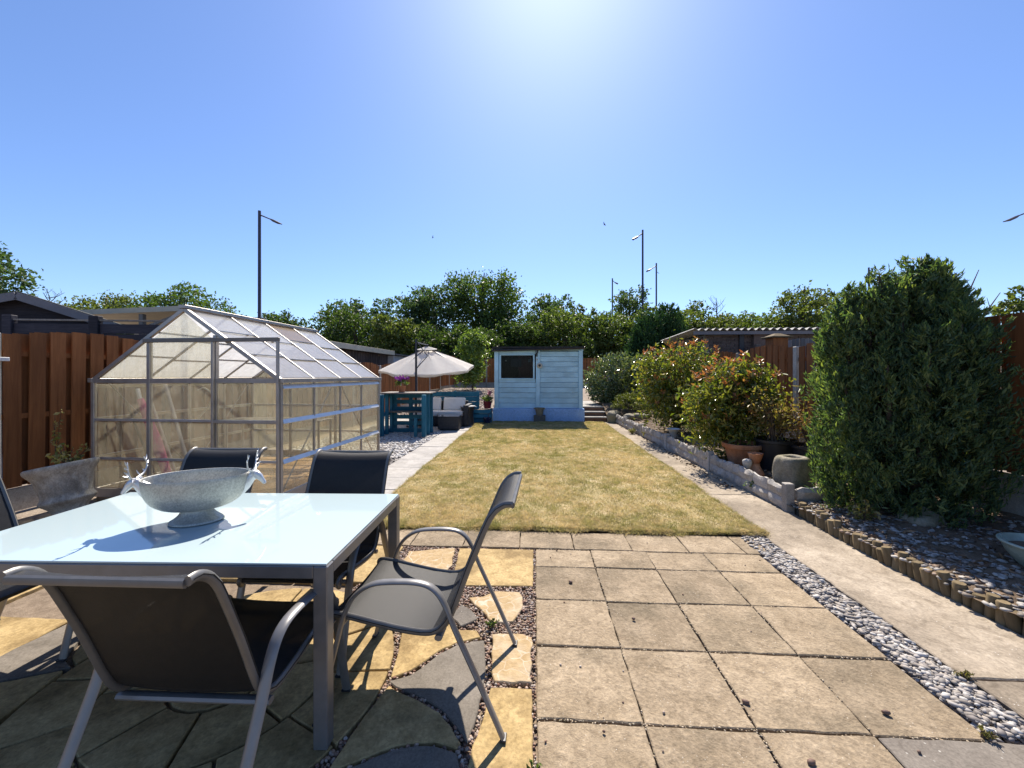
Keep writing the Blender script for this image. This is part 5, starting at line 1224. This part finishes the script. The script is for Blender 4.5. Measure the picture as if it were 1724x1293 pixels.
big = [(-35.7, 31, 9.0, 4.0, 1, 5200, 'olive green tree beyond the cream lean-to, left of its taller neighbour'), (-30.4, 32.3, 9.7, 3.8, 0, 5200, 'rounded mid green tree left of the tall left street lamp'),
       (-35.6, 23.0, 10.9, 2.5, 2, 6000, 'dark tree at the left edge of the picture behind the gabled outbuilding'),
       (-15.8, 33.1, 8.9, 2.0, 2, 2000, 'pale feathery sapling rising above the hedge right of the left street lamp'), (-13.4, 34.3, 8.9, 1.4, 2, 1000, 'thin sapling above the hedge just left of the big trees'),
       (-9.9, 34.5, 10.1, 2.8, 2, 5000, 'left and lower of the two big dark trees behind the parasol'), (-4.6, 35.8, 11.9, 3.7, 0, 8200, 'tallest dark rounded tree, behind the shed and parasol'),
       (1.3, 36.1, 9.4, 2.3, 2, 2900, 'airy upright tree directly above the shed roof'), (3.7, 37.3, 8.8, 1.4, 1, 1300, 'slim pointed tree right of the airy tree above the shed'),
       (8.9, 37.6, 10.5, 1.9, 2, 2200, 'tall airy tree between the right hand street lamps'), (14.5, 36.9, 9.0, 1.0, 1, 800, 'narrow sapling right of the two taller street lamps'),
       (19.8, 30.2, 8.7, 2.6, 1, 3200, 'rounded pale tree left of the big conifer, over the garage roof'), (27.1, 23.6, 6.8, 1.4, 1, 1200, 'small pale tree at the right edge beyond the fence')]
for x, y, top, hw, mi, n, lab in big: tree('broadleaf_tree', lab, x, y, top, hw * 1.18, TG[mi], int(n * 1.5), .25, .10, 16, 12, 'trees beyond the garden', loose=.19)
hed = [(-21.9, 28.8, 6.0, 2.2, 4), (-18.7, 29.0, 6.8, 2.7, 3), (-13.1, 28.3, 6.9, 3.3, 3), (-9.9, 26.6, 6.0, 1.8, 1), (-7.2, 28.6, 5.6, 2.8, 3), (-4.0, 28.3, 5.3, 2.8, 3), (-1.0, 30.6, 6.1, 2.5, 3), (2.3, 31.0, 6.9, 2.8, 4), (6.0, 31.6, 7.1, 2.8, 4), (9.7, 31.2, 7.3, 2.8, 4), (13.7, 32.0, 6.9, 3.0, 1), (17.3, 32.4, 6.7, 3.0, 4), (20.6, 31.6, 6.2, 2.9, 3)]
hl = ['bushy hedge tree at the foot of the tall left street lamp', 'dark hawthorn with arching top shoots right of the left street lamp', 'broad dark bush below the pale sapling, left of the parasol', 'olive yellow bush in front of the hedge, left of the big trees', 'dark hedge bush directly behind the parasol', 'dark hedge bush behind the small bright laurel', 'dark bush directly behind the shed roof', 'yellow green hawthorn above the right end of the shed', 'yellow green hawthorn behind the laurel, with a small lamp above it', 'bright hawthorn below the two taller street lamps', 'olive hawthorn behind the twin conifer spires', 'pale hawthorn hedge above the corrugated roof', 'dark hedge bush at the right end of the corrugated roof']
for (x, y, top, hw, mi), lab in zip(hed, hl): tree('hedge_bush', lab, x, y, top, hw * 1.12, TG[mi], 7500, .21, .0, 14, 10, 'hedgerow beyond the garden', 'bush', limbs=False)
tag(obj('hedge_mass', leaf_mesh('hedge_mass', blob_points([(-26 + 2.6 * k, 33 + (k % 3) * .6, 3.0 + float(height(0, 33)) * .3, 2.6, 1.6, 2.9) for k in range(22)], 60000, .16, 24, .15), .30, TG[3], .6, up=.2), kind='stuff'), 'dark mass of scrub filling the bank behind the hedgerow', 'scrub')
for nm, lab, base, segs in (('bare_tree', 'leafless twiggy tree top left of the olive trees', (-33.6, 25.5, 1.0), 26), ('bare_tree', 'dead bare branch poking up from the hedge right of the street lamps', (14.6, 32.8, 4.8), 9)):
    t_ = thing(nm, lab, 'tree', base); m = MB(); H = 6.0 if segs > 20 else 2.6
    m.tube([(0, 0, 0), (.1, 0, H * .5), (0, 0, H)], [.10, .06, .012], 6)
    for k in range(segs):
        z = H * random.uniform(.35, .98); a = random.uniform(0, 6.28); L = random.uniform(.5, 1.5) * (1.25 - z / H) + .3
        p = Vector((.05, 0, z)); q = p + Vector((math.cos(a) * L, math.sin(a) * L, L * random.uniform(.5, 1.1)))
        m.tube([p, (p + q) / 2 + Vector((0, 0, -.08)), q], [.03, .02, .008], 5)
        for j in range(3): m.tube([p.lerp(q, .4 + .2 * j), p.lerp(q, .4 + .2 * j) + Vector((random.uniform(-.3, .3), random.uniform(-.3, .3), .35))], [.012, .005], 4)
    m.build('trunk', BARK, t_)

# ------------------------------------------------------------------ street lamps and birds
LM = plain('dark lamp column', (.065, .062, .08), .45, .4)
def lamp(x, y, top, ax, lab, arm=1.5, k=1.0, w=.14):
    zg = float(height(x, y)); t_ = thing('street_lamp', lab, 'street lamp', (x, y, zg), 0, 'street lamps beyond the hedge'); H = top - zg
    MB().tube([(0, 0, 0), (0, 0, H * .3), (0, 0, H * .3 + .05), (0, 0, H)], [w * .75, w * .75, w * .55, w * .48], 10).build('post', LM, t_, 0, 40)
    MB().tube([(0, 0, H - .25 * k), (ax * arm * .55, 0, H - .5 * k - .06 * arm)], [.045 * k, .035 * k], 8).build('arm', LM, t_, 0, 40)
    e = Vector((ax * arm * .55, 0, H - .5 * k - .06 * arm))
    MB().tube([e - Vector((ax * .06, 0, -.03)), e + Vector((ax * .15, 0, -.08)), e + Vector((ax * .45, 0, -.22)), e + Vector((ax * arm * .5, 0, -.32))], [.08 * k, .15 * k, .14 * k, .05 * k], 10, flat=(.55, 1.0)).build('lantern', LM, t_, 0, 50)
lamp(-18.09, 25.0, 12.28, 1, 'tall near street lamp on the left, lantern pointing right', 1.45, 1.0, .19)
lamp(9.82, 36.63, 14.71, -1, 'tallest right hand street lamp, lantern pointing left', .8, 1.15, .17)
lamp(14.13, 46.89, 14.52, -1, 'second right hand street lamp, just right of the tallest one', 1.1, 1.25, .18)
lamp(11.77, 60.78, 16.2, 1, 'far small street lamp left of the tallest one', .7, 1.2, .2)
lamp(42.2, 52.5, 15.1, 1, 'far street lamp above the big conifer', 1.6, 1.2, .2)
lamp(30.25, 25.8, 11.75, -1, 'street lamp whose lantern reaches in at the right edge', 1.6, 1.0, .19)
def bird(loc, rz, s, lab):
    b = thing('bird', lab, 'bird', loc, rz, 'birds in the sky', (R(-15), R(25), rz))
    dk_ = plain('dark bird', (.03, .03, .035), .8)
    MB().tube([(0, -.22 * s, 0), (0, -.1 * s, .0), (0, .1 * s, .01), (0, .2 * s, .02), (0, .26 * s, .01)], [.02 * s, .05 * s, .06 * s, .04 * s, .008 * s], 8).build('body', dk_, b, 0, 60)
    for q in (-1, 1):
        MB().add([(0, .1 * s, .02 * s), (q * .3 * s, .13 * s, .16 * s), (q * .62 * s, -.05 * s, .24 * s), (q * .3 * s, -.04 * s, .15 * s), (0, -.08 * s, .02 * s), (0, .1 * s, .0), (q * .3 * s, .13 * s, .14 * s), (q * .3 * s, -.04 * s, .13 * s), (0, -.08 * s, .0)], [(0, 1, 3, 4), (1, 2, 3), (5, 8, 7, 6), (6, 7, 2), (0, 5, 6, 1), (4, 3, 7, 8)]).build('wing', dk_, b)
bird((5.30, 30.36, 12.91), 1.0, .38, 'dark bird in flight left of the tallest right hand lamp')
bird((-8.75, 33.55, 13.31), 2.0, .34, 'small dark bird in flight above the big trees')
bird((12.7, 41.5, 12.0), .4, .32, 'tiny dark bird in flight just right of the second lamp')
